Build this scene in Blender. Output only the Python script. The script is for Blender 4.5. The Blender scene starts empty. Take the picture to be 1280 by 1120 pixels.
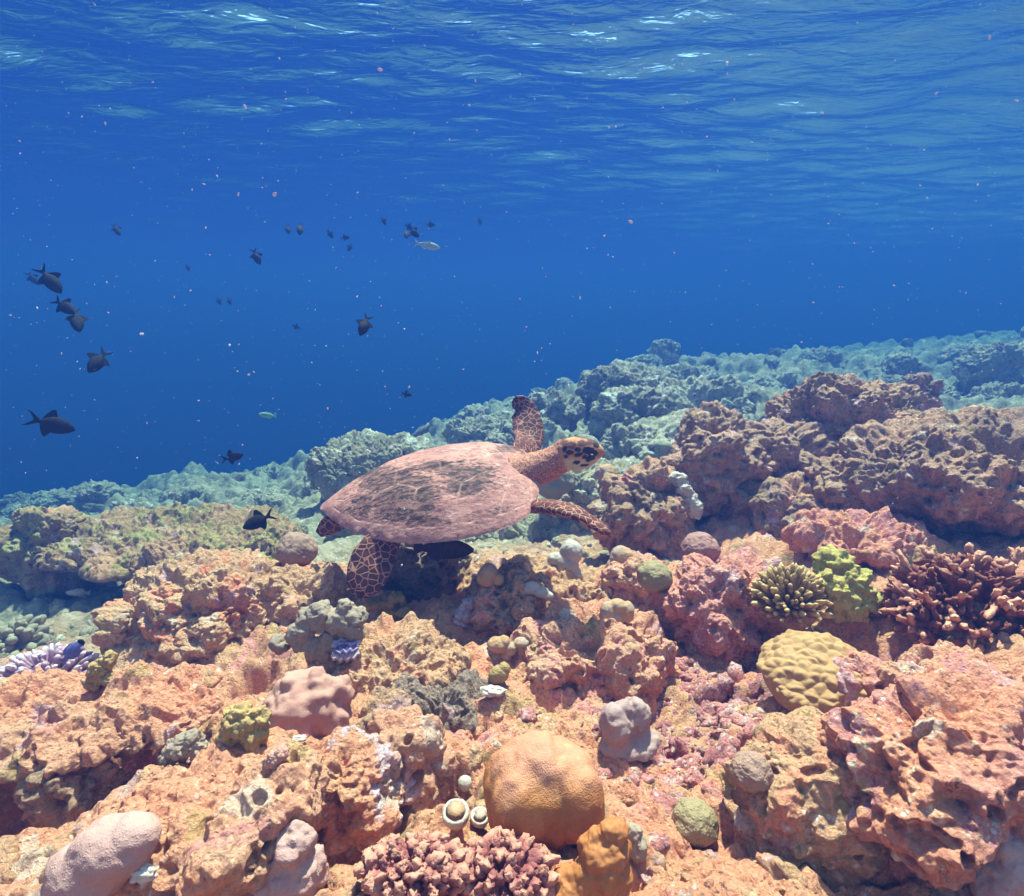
import bpy, bmesh, math, random
import numpy as np
from mathutils import Matrix, Vector, Quaternion

S = bpy.context.scene
C = S.collection
rad = math.radians

# ------------------------------------------------------------------ camera
F = 720.0                      # focal length in pixels of the 1280 px wide photograph
PITCH = math.atan2(180.0, F)   # the camera looks a little down
cam_d = bpy.data.cameras.new("camera")
cam = bpy.data.objects.new("camera", cam_d)
C.objects.link(cam)
cam_d.sensor_width = 36.0
cam_d.lens = F / 1280.0 * 36.0
cam_d.clip_start = 0.02
cam_d.clip_end = 500.0
cam.location = (0, 0, 0)
cam.rotation_euler = (math.pi / 2 - PITCH, 0, 0)
S.camera = cam

# ------------------------------------------------------------------ sky and sun
SUN_EL, SUN_AZ = rad(65), rad(12)      # azimuth measured from +Y towards +X
world = bpy.data.worlds.new("World")
S.world = world
world.use_nodes = True
wn = world.node_tree.nodes
bg = wn["Background"]
sky = wn.new("ShaderNodeTexSky")
sky.sky_type = 'NISHITA'
sky.sun_disc = False
sky.sun_elevation = SUN_EL
sky.sun_rotation = SUN_AZ
world.node_tree.links.new(sky.outputs[0], bg.inputs[0])
bg.inputs[1].default_value = 0.14

sun_d = bpy.data.lights.new("sun", 'SUN')
sun_d.energy = 5.0
sun_d.angle = rad(1.5)
sun_d.color = (1.0, 0.88, 0.73)
sun = bpy.data.objects.new("sun", sun_d)
C.objects.link(sun)
sd = Vector((math.cos(SUN_EL) * math.sin(SUN_AZ), math.cos(SUN_EL) * math.cos(SUN_AZ), math.sin(SUN_EL)))
sun.rotation_euler = (-sd).to_track_quat('-Z', 'Y').to_euler()
sun.location = sd * 20

S.view_settings.view_transform = 'Standard'
S.view_settings.look = 'None'
S.view_settings.exposure = 2.2
S.view_settings.gamma = 1.0
S.render.engine = 'CYCLES'
cy = S.cycles
cy.max_bounces = 6
cy.diffuse_bounces = 3
cy.glossy_bounces = 2
cy.transmission_bounces = 4
cy.volume_bounces = 2
cy.transparent_max_bounces = 8
cy.caustics_reflective = False
cy.caustics_refractive = False
cy.use_denoising = True
cy.sample_clamp_indirect = 4.0

# ------------------------------------------------------------------ helpers: projection
CP, SP = math.cos(PITCH), math.sin(PITCH)
AX_R = np.array([1.0, 0, 0]); AX_F = np.array([0, CP, -SP]); AX_U = np.array([0, SP, CP])

def P(px, py, d):
    """the point at depth d metres behind a spot of the photograph"""
    u = (px - 640.0) / F; v = -(py - 560.0) / F
    return d * (AX_F + u * AX_R + v * AX_U)

# ------------------------------------------------------------------ helpers: noise
_rng = np.random.RandomState(7)
PERM = _rng.permutation(256).astype(np.int32)
_g = _rng.normal(size=(256, 3)); GRAD = (_g / np.linalg.norm(_g, axis=1)[:, None]).astype(np.float32)
JIT = _rng.rand(256, 3).astype(np.float32)

def _h(ix, iy, iz):
    return PERM[(PERM[(PERM[ix & 255] + iy) & 255] + iz) & 255]

def pn(p):
    p = np.asarray(p, dtype=np.float32)
    i = np.floor(p).astype(np.int32); f = p - i
    w = f * f * f * (f * (f * 6 - 15) + 10)
    out = np.zeros(len(p), np.float32)
    for dx in (0, 1):
        wx = w[:, 0] if dx else 1 - w[:, 0]
        for dy in (0, 1):
            wy = w[:, 1] if dy else 1 - w[:, 1]
            for dz in (0, 1):
                wz = w[:, 2] if dz else 1 - w[:, 2]
                g = GRAD[_h(i[:, 0] + dx, i[:, 1] + dy, i[:, 2] + dz)]
                d = g[:, 0] * (f[:, 0] - dx) + g[:, 1] * (f[:, 1] - dy) + g[:, 2] * (f[:, 2] - dz)
                out += wx * wy * wz * d
    return out * 1.5

def fbm(p, octaves=4, gain=0.5, lac=2.07):
    a, s, out = 1.0, 1.0, 0
    for k in range(octaves):
        out = out + a * pn(np.asarray(p) * s + 17.3 * k)
        a *= gain; s *= lac
    return out

def ridged(p, octaves=4, gain=0.5, lac=2.1):
    a, s, out = 1.0, 1.0, 0
    for k in range(octaves):
        out = out + a * (1 - 2.2 * np.abs(pn(np.asarray(p) * s + 31.7 * k)))
        a *= gain; s *= lac
    return out

def worley(p):
    """distance to the nearest and second nearest feature point"""
    p = np.asarray(p, dtype=np.float32)
    i = np.floor(p).astype(np.int32); f = p - i
    f1 = np.full(len(p), 9.0, np.float32); f2 = f1.copy()
    for dx in (-1, 0, 1):
        for dy in (-1, 0, 1):
            for dz in (-1, 0, 1):
                j = JIT[_h(i[:, 0] + dx, i[:, 1] + dy, i[:, 2] + dz)]
                d = (j[:, 0] + dx - f[:, 0]) ** 2 + (j[:, 1] + dy - f[:, 1]) ** 2 + (j[:, 2] + dz - f[:, 2]) ** 2
                f2 = np.minimum(f2, np.maximum(f1, d)); f1 = np.minimum(f1, d)
    return np.sqrt(f1), np.sqrt(f2)

def sstep(a, b, x):
    t = np.clip((x - a) / (b - a), 0, 1)
    return t * t * (3 - 2 * t)

# ------------------------------------------------------------------ helpers: meshes and objects
def mesh_np(name, V, Fc, mat=None, smooth=True):
    """a mesh from arrays; Fc is (n,3), (n,4) or a list of such arrays"""
    me = bpy.data.meshes.new(name)
    V = np.asarray(V, dtype=np.float32)
    if not isinstance(Fc, (list, tuple)): Fc = [Fc]
    Fc = [np.asarray(f, dtype=np.int32) for f in Fc if len(f)]
    me.vertices.add(len(V)); me.vertices.foreach_set("co", V.ravel())
    nl = sum(f.size for f in Fc); npoly = sum(len(f) for f in Fc)
    me.loops.add(nl); me.loops.foreach_set("vertex_index", np.concatenate([f.ravel() for f in Fc]))
    me.polygons.add(npoly)
    tot = np.concatenate([np.full(len(f), f.shape[1], np.int32) for f in Fc])
    st = np.concatenate([[0], np.cumsum(tot)[:-1]]).astype(np.int32)
    me.polygons.foreach_set("loop_start", st)
    me.update(calc_edges=True)
    me.validate()
    if smooth: me.polygons.foreach_set("use_smooth", np.ones(len(me.polygons), bool))
    if mat: me.materials.append(mat)
    return me

def obj(name, me, parent=None, loc=None):
    o = bpy.data.objects.new(name, me)
    C.objects.link(o)
    if parent: o.parent = parent
    if loc is not None: o.location = Vector([float(q) for q in loc])
    return o

def tag(o, label=None, cat=None, group=None, kind=None):
    if label: o["label"] = label
    if cat: o["category"] = cat
    if group: o["group"] = group
    if kind: o["kind"] = kind
    return o

def verts_of(me):
    a = np.empty(len(me.vertices) * 3, np.float32); me.vertices.foreach_get("co", a)
    return a.reshape(-1, 3)

def normals_of(me):
    a = np.empty(len(me.vertices) * 3, np.float32); me.vertex_normals.foreach_get("vector", a)
    return a.reshape(-1, 3)

def set_verts(me, V):
    me.vertices.foreach_set("co", np.asarray(V, np.float32).ravel()); me.update()

def attr(me, name, vals):
    a = me.attributes.new(name, 'FLOAT', 'POINT'); a.data.foreach_set("value", np.asarray(vals, np.float32))

_ico = {}
def ico(n):
    if n not in _ico:
        bm = bmesh.new(); bmesh.ops.create_icosphere(bm, subdivisions=n, radius=1.0)
        V = np.array([v.co[:] for v in bm.verts], np.float32)
        Fc = np.array([[v.index for v in f.verts] for f in bm.faces], np.int32)
        bm.free(); _ico[n] = (V, Fc)
    return _ico[n]

def grid_faces(n, m, wrap=False):
    """quads of an n by m vertex grid; wrap closes the second direction"""
    i = np.arange(n - 1)[:, None]; j = np.arange(m if wrap else m - 1)[None, :]
    a = i * m + j; b = i * m + (j + 1) % m; c = (i + 1) * m + (j + 1) % m; d = (i + 1) * m + j
    return np.stack([a, b, c, d], -1).reshape(-1, 4)

def voxel(me, size, smooth_it=4):
    """fuse overlapping shells of a mesh into one continuous skin"""
    o = bpy.data.objects.new("fuse", me); C.objects.link(o)
    m = o.modifiers.new("r", 'REMESH'); m.mode = 'VOXEL'; m.voxel_size = size; m.use_smooth_shade = True
    if smooth_it:
        s = o.modifiers.new("s", 'SMOOTH'); s.iterations = smooth_it; s.factor = 0.5
    dg = bpy.context.evaluated_depsgraph_get()
    out = bpy.data.meshes.new_from_object(o.evaluated_get(dg))
    mats = list(me.materials)
    bpy.data.objects.remove(o); bpy.data.meshes.remove(me)
    out.materials.clear()
    for q in mats: out.materials.append(q)
    out.polygons.foreach_set("use_smooth", np.ones(len(out.polygons), bool))
    return out

class MB:
    """collects shells into one mesh"""
    def __init__(s): s.V = []; s.F = []; s.n = 0
    def add(s, V, Fc):
        s.V.append(np.asarray(V, np.float32)); s.F.append(np.asarray(Fc, np.int32) + s.n); s.n += len(V)
    def ball(s, c, r, n=3):
        V, Fc = ico(n); s.add(V * np.asarray(r, np.float32) + np.asarray(c, np.float32), Fc)
    def loft(s, pts, ra, rb, up=(0, 0, 1), n=16, power=2.0):
        """closed tube along pts with elliptic sections: ra across, rb along up"""
        pts = np.asarray(pts, float); m = len(pts)
        T = np.gradient(pts, axis=0); T /= np.linalg.norm(T, axis=1)[:, None] + 1e-9
        ups = np.broadcast_to(np.asarray(up, float), pts.shape)
        A = np.cross(T, ups); A /= np.linalg.norm(A, axis=1)[:, None] + 1e-9
        B = np.cross(A, T)
        th = np.linspace(0, 2 * np.pi, n, endpoint=False)
        c, q = np.cos(th), np.sin(th)
        c = np.sign(c) * np.abs(c) ** (2 / power); q = np.sign(q) * np.abs(q) ** (2 / power)
        ra = np.broadcast_to(np.asarray(ra, float), (m,)); rb = np.broadcast_to(np.asarray(rb, float), (m,))
        V = pts[:, None] + A[:, None] * (ra[:, None] * c)[..., None] + B[:, None] * (rb[:, None] * q)[..., None]
        V = V.reshape(-1, 3); k = len(V)
        V = np.vstack([V, pts[0], pts[-1]])
        Fq = grid_faces(m, n, True)
        a = np.arange(n); b = (a + 1) % n
        Ft = np.vstack([np.stack([b, a, np.full(n, k)], 1), np.stack([(m - 1) * n + a, (m - 1) * n + b, np.full(n, k + 1)], 1)])
        Fq = np.vstack([Fq[:, [0, 1, 2]], Fq[:, [0, 2, 3]]])
        s.add(V, np.vstack([Fq, Ft]))
    def mesh(s, name, mat=None, smooth=True):
        return mesh_np(name, np.vstack(s.V), np.vstack(s.F), mat, smooth)

# ------------------------------------------------------------------ materials
class NT:
    def __init__(s, name):
        s.m = bpy.data.materials.new(name); s.m.use_nodes = True
        s.t = s.m.node_tree; s.b = s.t.nodes["Principled BSDF"]; s.o = s.t.nodes["Material Output"]
        s.b.inputs["Roughness"].default_value = 0.8
        s.b.inputs["Specular IOR Level"].default_value = 0.15
    def n(s, k, **kw):
        x = s.t.nodes.new(k)
        for a, v in kw.items():
            if a in x.inputs.keys() if not hasattr(x, a) else False: x.inputs[a].default_value = v
            else: setattr(x, a, v)
        return x
    def l(s, a, b): s.t.links.new(a, b)
    def pos(s, obj=False):
        if obj: return s.n("ShaderNodeTexCoord").outputs["Object"]
        return s.n("ShaderNodeNewGeometry").outputs["Position"]
    def noise(s, vec, scale, detail=4, rough=0.55, dist=0.0, off=0.0):
        x = s.n("ShaderNodeTexNoise"); x.inputs["Scale"].default_value = scale; x.inputs["Detail"].default_value = detail
        x.inputs["Roughness"].default_value = rough; x.inputs["Distortion"].default_value = dist
        if off:
            a = s.n("ShaderNodeVectorMath"); a.operation = 'ADD'; s.l(vec, a.inputs[0]); a.inputs[1].default_value = (off, off * 1.7, -off); vec = a.outputs[0]
        s.l(vec, x.inputs["Vector"]); return x.outputs["Fac"]
    def voro(s, vec, scale, feature='F1', rand=1.0):
        x = s.n("ShaderNodeTexVoronoi"); x.feature = feature; x.inputs["Scale"].default_value = scale
        x.inputs["Randomness"].default_value = rand; s.l(vec, x.inputs["Vector"]); return x
    def step(s, v, a, b):
        x = s.n("ShaderNodeMapRange"); x.interpolation_type = 'SMOOTHSTEP'
        x.inputs["From Min"].default_value = a; x.inputs["From Max"].default_value = b; s.l(v, x.inputs["Value"]); return x.outputs["Result"]
    def math(s, op, a, b=None, c=None):
        x = s.n("ShaderNodeMath"); x.operation = op
        for k, v in enumerate((a, b, c)):
            if v is None: continue
            if isinstance(v, (int, float)): x.inputs[k].default_value = v
            else: s.l(v, x.inputs[k])
        return x.outputs[0]
    def mix(s, fac, a, b, mode='MIX'):
        x = s.n("ShaderNodeMix"); x.data_type = 'RGBA'; x.blend_type = mode
        for sock, v in ((x.inputs[0], fac), (x.inputs[6], a), (x.inputs[7], b)):
            if isinstance(v, (int, float)): sock.default_value = v
            elif isinstance(v, tuple): sock.default_value = v + (1,) if len(v) == 3 else v
            else: s.l(v, sock)
        return x.outputs[2]
    def bump(s, h, dist, strength=1.0, nrm=None):
        x = s.n("ShaderNodeBump"); x.inputs["Distance"].default_value = dist; x.inputs["Strength"].default_value = strength
        s.l(h, x.inputs["Height"])
        if nrm: s.l(nrm, x.inputs["Normal"])
        return x.outputs[0]
    def done(s, col=None, nrm=None, rough=None):
        if col is not None:
            if isinstance(col, tuple): s.b.inputs["Base Color"].default_value = col + (1,)
            else: s.l(col, s.b.inputs["Base Color"])
        if nrm is not None: s.l(nrm, s.b.inputs["Normal"])
        if rough is not None: s.b.inputs["Roughness"].default_value = rough
        return s.m

SALMON = (0.72, 0.28, 0.162); TAN = (0.58, 0.30, 0.17); PINK = (0.66, 0.265, 0.215); LILAC = (0.60, 0.35, 0.37)
OLIVE = (0.36, 0.215, 0.10); TURF = (0.13, 0.07, 0.05); CREAM = (0.76, 0.50, 0.34); RUST = (0.42, 0.16, 0.08)
GREYB = (0.28, 0.18, 0.135); YELL = (0.50, 0.36, 0.09)

def reef_mat(name, a, b, patch, patch_amt, spot, spot_amt, dark_amt=0.5, off=0.0, coarse=5.0, pale=0.3):
    t = NT(name); p = t.pos()
    n1 = t.step(t.noise(p, coarse, 6, 0.62, 0.4, off), 0.36, 0.64)
    col = t.mix(n1, a, b)
    n2 = t.noise(p, coarse * 2.3, 7, 0.65, 0.8, off + 3.1)
    col = t.mix(t.step(n2, 0.66 - 0.22 * patch_amt, 0.74 - 0.22 * patch_amt), col, patch)
    wq = t.n("ShaderNodeTexNoise"); wq.inputs["Scale"].default_value = 22; wq.inputs["Detail"].default_value = 4; t.l(p, wq.inputs["Vector"])
    ws_ = t.n("ShaderNodeVectorMath"); ws_.operation = 'SCALE'; ws_.inputs["Scale"].default_value = 0.07; t.l(wq.outputs["Color"], ws_.inputs[0])
    wa = t.n("ShaderNodeVectorMath"); wa.operation = 'ADD'; t.l(p, wa.inputs[0]); t.l(ws_.outputs[0], wa.inputs[1])
    vc = t.voro(wa.outputs[0], 19 + off * 0.07)
    sc = t.n("ShaderNodeSeparateColor"); t.l(vc.outputs["Color"], sc.inputs[0])
    isl = t.step(vc.outputs["Distance"], 0.50, 0.42)
    for thr, crust in ((0.90, LILAC), (0.80, (0.46, 0.30, 0.12)), (0.70, (0.66, 0.48, 0.38))):
        lo_ = t.math('GREATER_THAN', sc.outputs[0], thr); hi_ = t.math('LESS_THAN', sc.outputs[0], thr + 0.07)
        col = t.mix(t.math('MULTIPLY', t.math('MULTIPLY', lo_, hi_), t.math('MULTIPLY', isl, 0.6)), col, crust)
    n3 = t.noise(p, 34, 6, 0.68, 0.5, off + 7.7)
    col = t.mix(t.step(n3, 0.68 - 0.2 * spot_amt, 0.74 - 0.2 * spot_amt), col, spot)
    n4 = t.noise(p, 60, 8, 0.75, 0.6, off + 12.9)
    col = t.mix(t.math('MULTIPLY', t.step(n4, 0.63 - 0.14 * dark_amt, 0.71 - 0.11 * dark_amt), 0.85), col, TURF)
    v = t.voro(p, 95)
    n5 = t.noise(p, 14, 3, 0.6, 0, off + 21)
    m5 = t.math('MULTIPLY', t.step(v.outputs["Distance"], 0.34, 0.2), t.step(n5, 0.68 - 0.3 * pale, 0.75 - 0.3 * pale))
    col = t.mix(t.math('MULTIPLY', m5, 0.75), col, (0.74, 0.60, 0.52))
    n6 = t.noise(p, 170, 5, 0.7)
    g = t.math('MULTIPLY_ADD', n6, 1.7, 0.25)
    cc = t.n("ShaderNodeCombineColor"); [t.l(g, cc.inputs[k]) for k in range(3)]
    col = t.mix(1.0, col, cc.outputs[0], 'MULTIPLY')
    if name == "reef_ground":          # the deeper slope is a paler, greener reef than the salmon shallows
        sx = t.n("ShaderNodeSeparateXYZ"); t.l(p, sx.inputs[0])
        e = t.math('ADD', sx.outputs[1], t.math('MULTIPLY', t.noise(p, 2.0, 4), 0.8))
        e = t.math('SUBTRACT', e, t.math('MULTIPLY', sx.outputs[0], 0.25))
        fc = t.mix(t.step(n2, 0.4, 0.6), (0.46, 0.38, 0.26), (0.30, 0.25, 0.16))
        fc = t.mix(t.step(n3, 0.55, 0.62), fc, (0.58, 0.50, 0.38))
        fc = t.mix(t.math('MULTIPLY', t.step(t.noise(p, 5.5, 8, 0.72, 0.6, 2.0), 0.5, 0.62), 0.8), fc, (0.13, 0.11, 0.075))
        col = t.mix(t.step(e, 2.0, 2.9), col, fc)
    h = t.math('ADD', t.noise(p, 75, 9, 0.72, 0.5, off), t.math('MULTIPLY', t.step(t.voro(p, 130).outputs["Distance"], 0.05, 0.4), 0.25))
    h = t.math('ADD', h, t.math('MULTIPLY', t.noise(p, 260, 4, 0.7), 0.35))
    return t.done(col, t.bump(h, 0.015, 1.0), 0.85)

M = {}
M['seabed'] = reef_mat("reef_ground", SALMON, TAN, PINK, 0.5, OLIVE, 0.45, 0.5, 0.0, 3.0, 0.35)
M['salmon'] = reef_mat("salmon_rock", SALMON, (0.62, 0.32, 0.2), PINK, 0.45, CREAM, 0.3, 0.4, 5.0, 5.0, 0.3)
M['ridge'] = reef_mat("ridge_rock", (0.52, 0.27, 0.175), (0.38, 0.215, 0.145), TAN, 0.4, GREYB, 0.6, 0.7, 57.0, 5.0, 0.3)
M['brown'] = reef_mat("brown_rock", TAN, (0.34, 0.2, 0.13), PINK, 0.4, GREYB, 0.6, 0.75, 9.0, 5.0, 0.3)
M['pink'] = reef_mat("pink_rock", PINK, SALMON, (0.56, 0.22, 0.21), 0.6, CREAM, 0.4, 0.45, 13.0, 7.0, 0.5)
M['olive'] = reef_mat("olive_rock", TAN, OLIVE, (0.4, 0.31, 0.12), 0.7, TURF, 0.5, 0.5, 17.0, 4.0, 0.3)
M['grey'] = reef_mat("grey_rock", GREYB, (0.3, 0.2, 0.15), (0.4, 0.24, 0.17), 0.4, TURF, 0.6, 0.6, 23.0, 6.0, 0.15)
M['lilac'] = reef_mat("lilac_rock", SALMON, TAN, (0.64, 0.42, 0.44), 0.55, (0.66, 0.46, 0.50), 0.3, 0.6, 29.0, 7.0, 0.5)
M['tan'] = reef_mat("tan_rock", TAN, (0.62, 0.34, 0.20), SALMON, 0.55, OLIVE, 0.5, 0.4, 33.0, 5.0, 0.35)
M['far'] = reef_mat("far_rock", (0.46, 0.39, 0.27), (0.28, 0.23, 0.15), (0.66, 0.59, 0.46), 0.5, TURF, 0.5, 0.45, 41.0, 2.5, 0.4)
M['rubble'] = reef_mat("rubble", (0.62, 0.24, 0.20), (0.42, 0.14, 0.14), (0.62, 0.37, 0.35), 0.55, CREAM, 0.4, 0.3, 47.0, 16.0, 0.6)

def coral_mat(name, a, b, scale=300, bump=0.0015, noise=9.0, rough=0.75, tips=None, spots=None, tone=0.68):
    """smooth living coral: two soft tones and a fine grain of polyps"""
    if tone != 1: a, b, tips, spots = [q and tuple(c * tone for c in q) for q in (a, b, tips, spots)]
    t = NT(name); p = t.pos()
    n = t.noise(p, noise, 5, 0.6, 0.3)
    col = t.mix(t.step(n, 0.3, 0.7), a, b)
    v = t.voro(p, scale)
    col = t.mix(t.math('MULTIPLY', t.step(v.outputs["Distance"], 0.1, 0.55), 0.16), col, tuple(c * 0.55 for c in a))
    if tips:
        at = t.n("ShaderNodeAttribute"); at.attribute_name = "tip"
        col = t.mix(at.outputs["Fac"], col, tips)
    if spots:
        ns = t.noise(p, 22, 5, 0.65, 0.3, 4.0)
        col = t.mix(t.step(ns, 0.56, 0.66), col, spots)
    h = t.math('ADD', t.step(v.outputs["Distance"], 0.5, 0.0), t.math('MULTIPLY', t.noise(p, 45, 7, 0.65), 5.0))
    col = t.mix(t.math('MULTIPLY', t.step(t.noise(p, 130, 6, 0.7, 0.3, 9.0), 0.56, 0.68), 0.35), col, tuple(c * 0.5 for c in b))
    return t.done(col, t.bump(h, bump, 0.5), rough)

# ------------------------------------------------------------------ the seabed
_ctrl_px = [(640,1120,.60),(300,1120,.60),(0,1120,.60),(1000,1120,.60),(1280,1120,.57),
 (640,980,.82),(250,980,.82),(0,980,.90),(1000,980,.80),(1250,960,.71),
 (640,850,1.12),(350,870,1.12),(120,880,1.25),(900,880,1.08),(1080,860,1.02),(1250,860,.95),
 (640,760,1.45),(400,760,1.52),(60,850,1.65),(60,800,1.95),(100,760,2.35),(30,720,2.8),(230,840,1.35),
 (600,710,1.85),(560,690,2.4),(640,660,2.9),(850,680,2.0),(720,620,3.3),(900,640,2.15),(1000,680,1.75),(1150,720,1.38),(1270,640,1.85),
 (1200,560,3.2),(1000,540,3.8),(860,540,3.9),(760,540,4.2),(700,520,5.0),(850,470,6.2),(1000,450,7.0),(1280,425,8.0),(1150,480,5.5),(1280,480,5.0),
 (450,620,3.6),(300,640,3.8),(200,620,5.0),(400,575,5.5),(540,545,6.0),(60,650,5.0),(200,600,7.0),(0,640,7.0),(560,525,8.0),(800,455,9.0),(1000,437,11.0),(1280,415,14.0)]
_ctrl_w = [(-8,9,-4.2),(-15,10,-8),(0,15,-4.5),(5,22,-4.5),(14,34,-4.5),(-20,30,-12),(0,45,-13),(35,45,-6),(30,10,-.5),(-20,-5,-8),
 (2,.5,-.38),(3,2,-.45),(7,3,-.45),(-2,.3,-.95),(-4,2,-2.2),(0,-1,-.55),(1.5,-1,-.42),(-1.5,-1,-.75),(10,-8,-.5),(-10,-8,-3),(45,-10,-1),(-45,-10,-13),(-45,40,-14)]
_pts = np.array([P(*q) for q in _ctrl_px] + [np.array(q, float) for q in _ctrl_w])

def _phi(r2): return 0.5 * r2 * np.log(r2 + 1e-9)
def _warp(xy):
    """log radial stretch so that near and far control points weigh alike"""
    r = np.hypot(xy[:, 0], xy[:, 1]) + 1e-6
    return xy * (np.log1p(r * 1.5) / r)[:, None]
_q = _warp(_pts[:, :2])
_K = _phi(((_q[:, None] - _q[None]) ** 2).sum(-1)) + np.eye(len(_q)) * 0.002
_A = np.block([[_K, np.c_[np.ones(len(_q)), _q]], [np.c_[np.ones(len(_q)), _q].T, np.zeros((3, 3))]])
_sol = np.linalg.solve(_A, np.r_[_pts[:, 2], 0, 0, 0])

def base_z(xy):
    q = _warp(xy); out = np.empty(len(q))
    for k in range(0, len(q), 60000):
        s = q[k:k + 60000]
        out[k:k + 60000] = _phi(((s[:, None] - _q[None]) ** 2).sum(-1)) @ _sol[:-3] + np.c_[np.ones(len(s)), s] @ _sol[-3:]
    return np.clip(out, -14, -0.15)

HOLLOWS = [(*P(a, b, c)[:2], r, e) for a, b, c, r, e in ((95, 990, .90, .14, .27), (10, 1000, .88, .11, .24), (175, 965, .95, .08, .16), (448, 1062, .70, .055, .11), (320, 850, 1.22, .06, .08),
    (556, 1000, .78, .045, .07), (1070, 935, .80, .04, .07), (1110, 820, 1.08, .10, .08), (868, 735, 1.42, .05, .09), (530, 750, 1.60, .10, .10), (1105, 1075, .66, .04, .09), (690, 880, 1.04, .04, .05), (590, 810, 1.28, .05, .05))]
def height(xy, fine=True):
    xy = np.asarray(xy, float)
    z = base_z(xy)
    r = np.hypot(xy[:, 0], xy[:, 1])
    p = np.c_[xy, z * 1.0]
    for (hx_, hy_, hr_, hd_) in HOLLOWS:
        z = z - hd_ * np.exp(-(((xy[:, 0] - hx_) ** 2 + (xy[:, 1] - hy_) ** 2) / hr_ ** 2) ** 2)
    z = z - 0.017 * np.minimum(r, 11) * sstep(2.6, 4.4, r)
    far = sstep(2.0, 4.5, r); deep = 1 - sstep(9, 22, r) * 0.5
    z = z + fbm(p / 0.55, 3) * (0.05 + 0.07 * far)
    f1, f2 = worley(p / 0.42 + 5.5)
    z = z + (0.45 - 1.15 * f1 * f1) * 0.24 * far * deep + fbm(p / 0.16, 3) * 0.05 * far
    f1, f2 = worley(p / 0.13 + fbm(p / 0.09, 2)[:, None] * 0.25)
    z = z + (0.4 - 1.15 * f1 * f1) * (0.054 + 0.05 * far)
    if fine:
        near = 1 - sstep(3.0, 8.0, r)
        f1, f2 = worley(p / 0.20 + 3.3); z = z + (0.4 - 1.15 * f1 * f1) * 0.10 * far * (1 - sstep(9, 16, r)) + ridged(p / 0.11, 2) * 0.022 * far * (1 - sstep(7, 12, r))
        z = z + ridged(p / 0.07, 3) * 0.011 * near
        f1, f2 = worley(p / 0.034)
        z = z + (0.4 - 1.2 * f1 * f1) * 0.020 * near
        nn = pn(p / 0.018); z = z - sstep(0.22, 0.5, nn) * 0.010 * (1 - sstep(1.5, 3.5, r))
        z = z + fbm(p / 0.012, 2) * 0.003 * (1 - sstep(1.0, 2.5, r))
    return z

def ground(x, y): return float(height(np.array([[x, y]]), False)[0])

def ground_hits(pix):
    """where the rays through spots of the photograph meet the seabed: (point, depth)"""
    out = []
    d = np.geomspace(0.4, 24, 260)
    for px, py in pix:
        ray = P(px, py, 1.0); pts = d[:, None] * ray[None]
        dz = pts[:, 2] - height(pts[:, :2], False)
        k = np.argmax(dz < 0)
        if dz[k] >= 0: out.append(None); continue
        out.append((pts[k], d[k]))
    return out

_az = np.linspace(rad(-112), rad(112), 1120)
_rr = np.concatenate([np.geomspace(0.10, 0.4, 70, endpoint=False), np.geomspace(0.4, 4.0, 470, endpoint=False), np.geomspace(4.0, 14, 330, endpoint=False), np.geomspace(14, 52, 60)])
_R, _AZ = np.meshgrid(_rr, _az, indexing='ij')
_xy = np.c_[(_R * np.sin(_AZ)).ravel(), (_R * np.cos(_AZ)).ravel()]
_z = height(_xy)
sb = obj("seabed", mesh_np("seabed", np.c_[_xy, _z], grid_faces(len(_rr), len(_az))[:, ::-1], M['seabed']))
tag(sb, "pitted salmon and tan coral reef floor sloping down to the left", "seabed", kind="structure")

# ------------------------------------------------------------------ the sea surface seen from below
SURF = 1.30
_az2 = np.linspace(rad(-112), rad(112), 620)
_r2 = np.concatenate([np.linspace(0.0, 0.3, 6, endpoint=False), np.geomspace(0.3, 16, 560, endpoint=False), np.geomspace(16, 52, 60)])
_R, _AZ = np.meshgrid(_r2, _az2, indexing='ij')
_x = (_R * np.sin(_AZ)).ravel(); _y = (_R * np.cos(_AZ)).ravel()
def waves(x, y):
    z = np.zeros_like(x)
    rg = np.random.RandomState(11)
    wob = fbm(np.c_[x, y, 0 * x] * 0.35, 3) * 2.2
    for k in range(26):
        lam = 0.15 * (1.16 ** k)
        ang = rad(100) + rg.normal() * 0.55
        ph = rg.rand() * 6.28
        a = 0.0034 * lam ** 0.9 / 0.17 ** 0.9 * (0.24 if k > 16 else 0.38 if k > 5 else 0.24)
        q = (x * math.cos(ang) + y * math.sin(ang)) * 2 * math.pi / lam + ph + wob
        z += a * (1 - np.abs(np.sin(q * 0.5)) * 1.6)
    z += fbm(np.c_[x * 0.7, y * 1.5, 0 * x] * 1.7, 3, 0.45) * 0.030
    return z
ws = obj("water_surface", mesh_np("water_surface", np.c_[_x, _y, SURF + np.clip(waves(_x, _y), -0.14, 0.14)], grid_faces(len(_r2), len(_az2))))
t = NT("water_surface_underside")
p = t.pos()
mp = t.n("ShaderNodeMapping"); mp.inputs["Scale"].default_value = (0.8, 1.7, 1.0); t.l(p, mp.inputs["Vector"])
nb = t.bump(t.noise(mp.outputs[0], 8.0, 4, 0.5, 0.6), 0.017, 0.9)
fr = t.n("ShaderNodeFresnel"); fr.inputs["IOR"].default_value = 1.33; t.l(nb, fr.inputs["Normal"])
gl = t.n("ShaderNodeBsdfGlossy"); gl.inputs["Roughness"].default_value = 0.20; gl.inputs["Color"].default_value = (0.42, 0.64, 1.0, 1); t.l(nb, gl.inputs["Normal"])
tr = t.n("ShaderNodeBsdfTransparent"); tr.inputs[0].default_value = (0.86, 0.95, 1.0, 1)
mx = t.n("ShaderNodeMixShader"); t.l(fr.outputs[0], mx.inputs[0]); t.l(tr.outputs[0], mx.inputs[1]); t.l(gl.outputs[0], mx.inputs[2])
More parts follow.
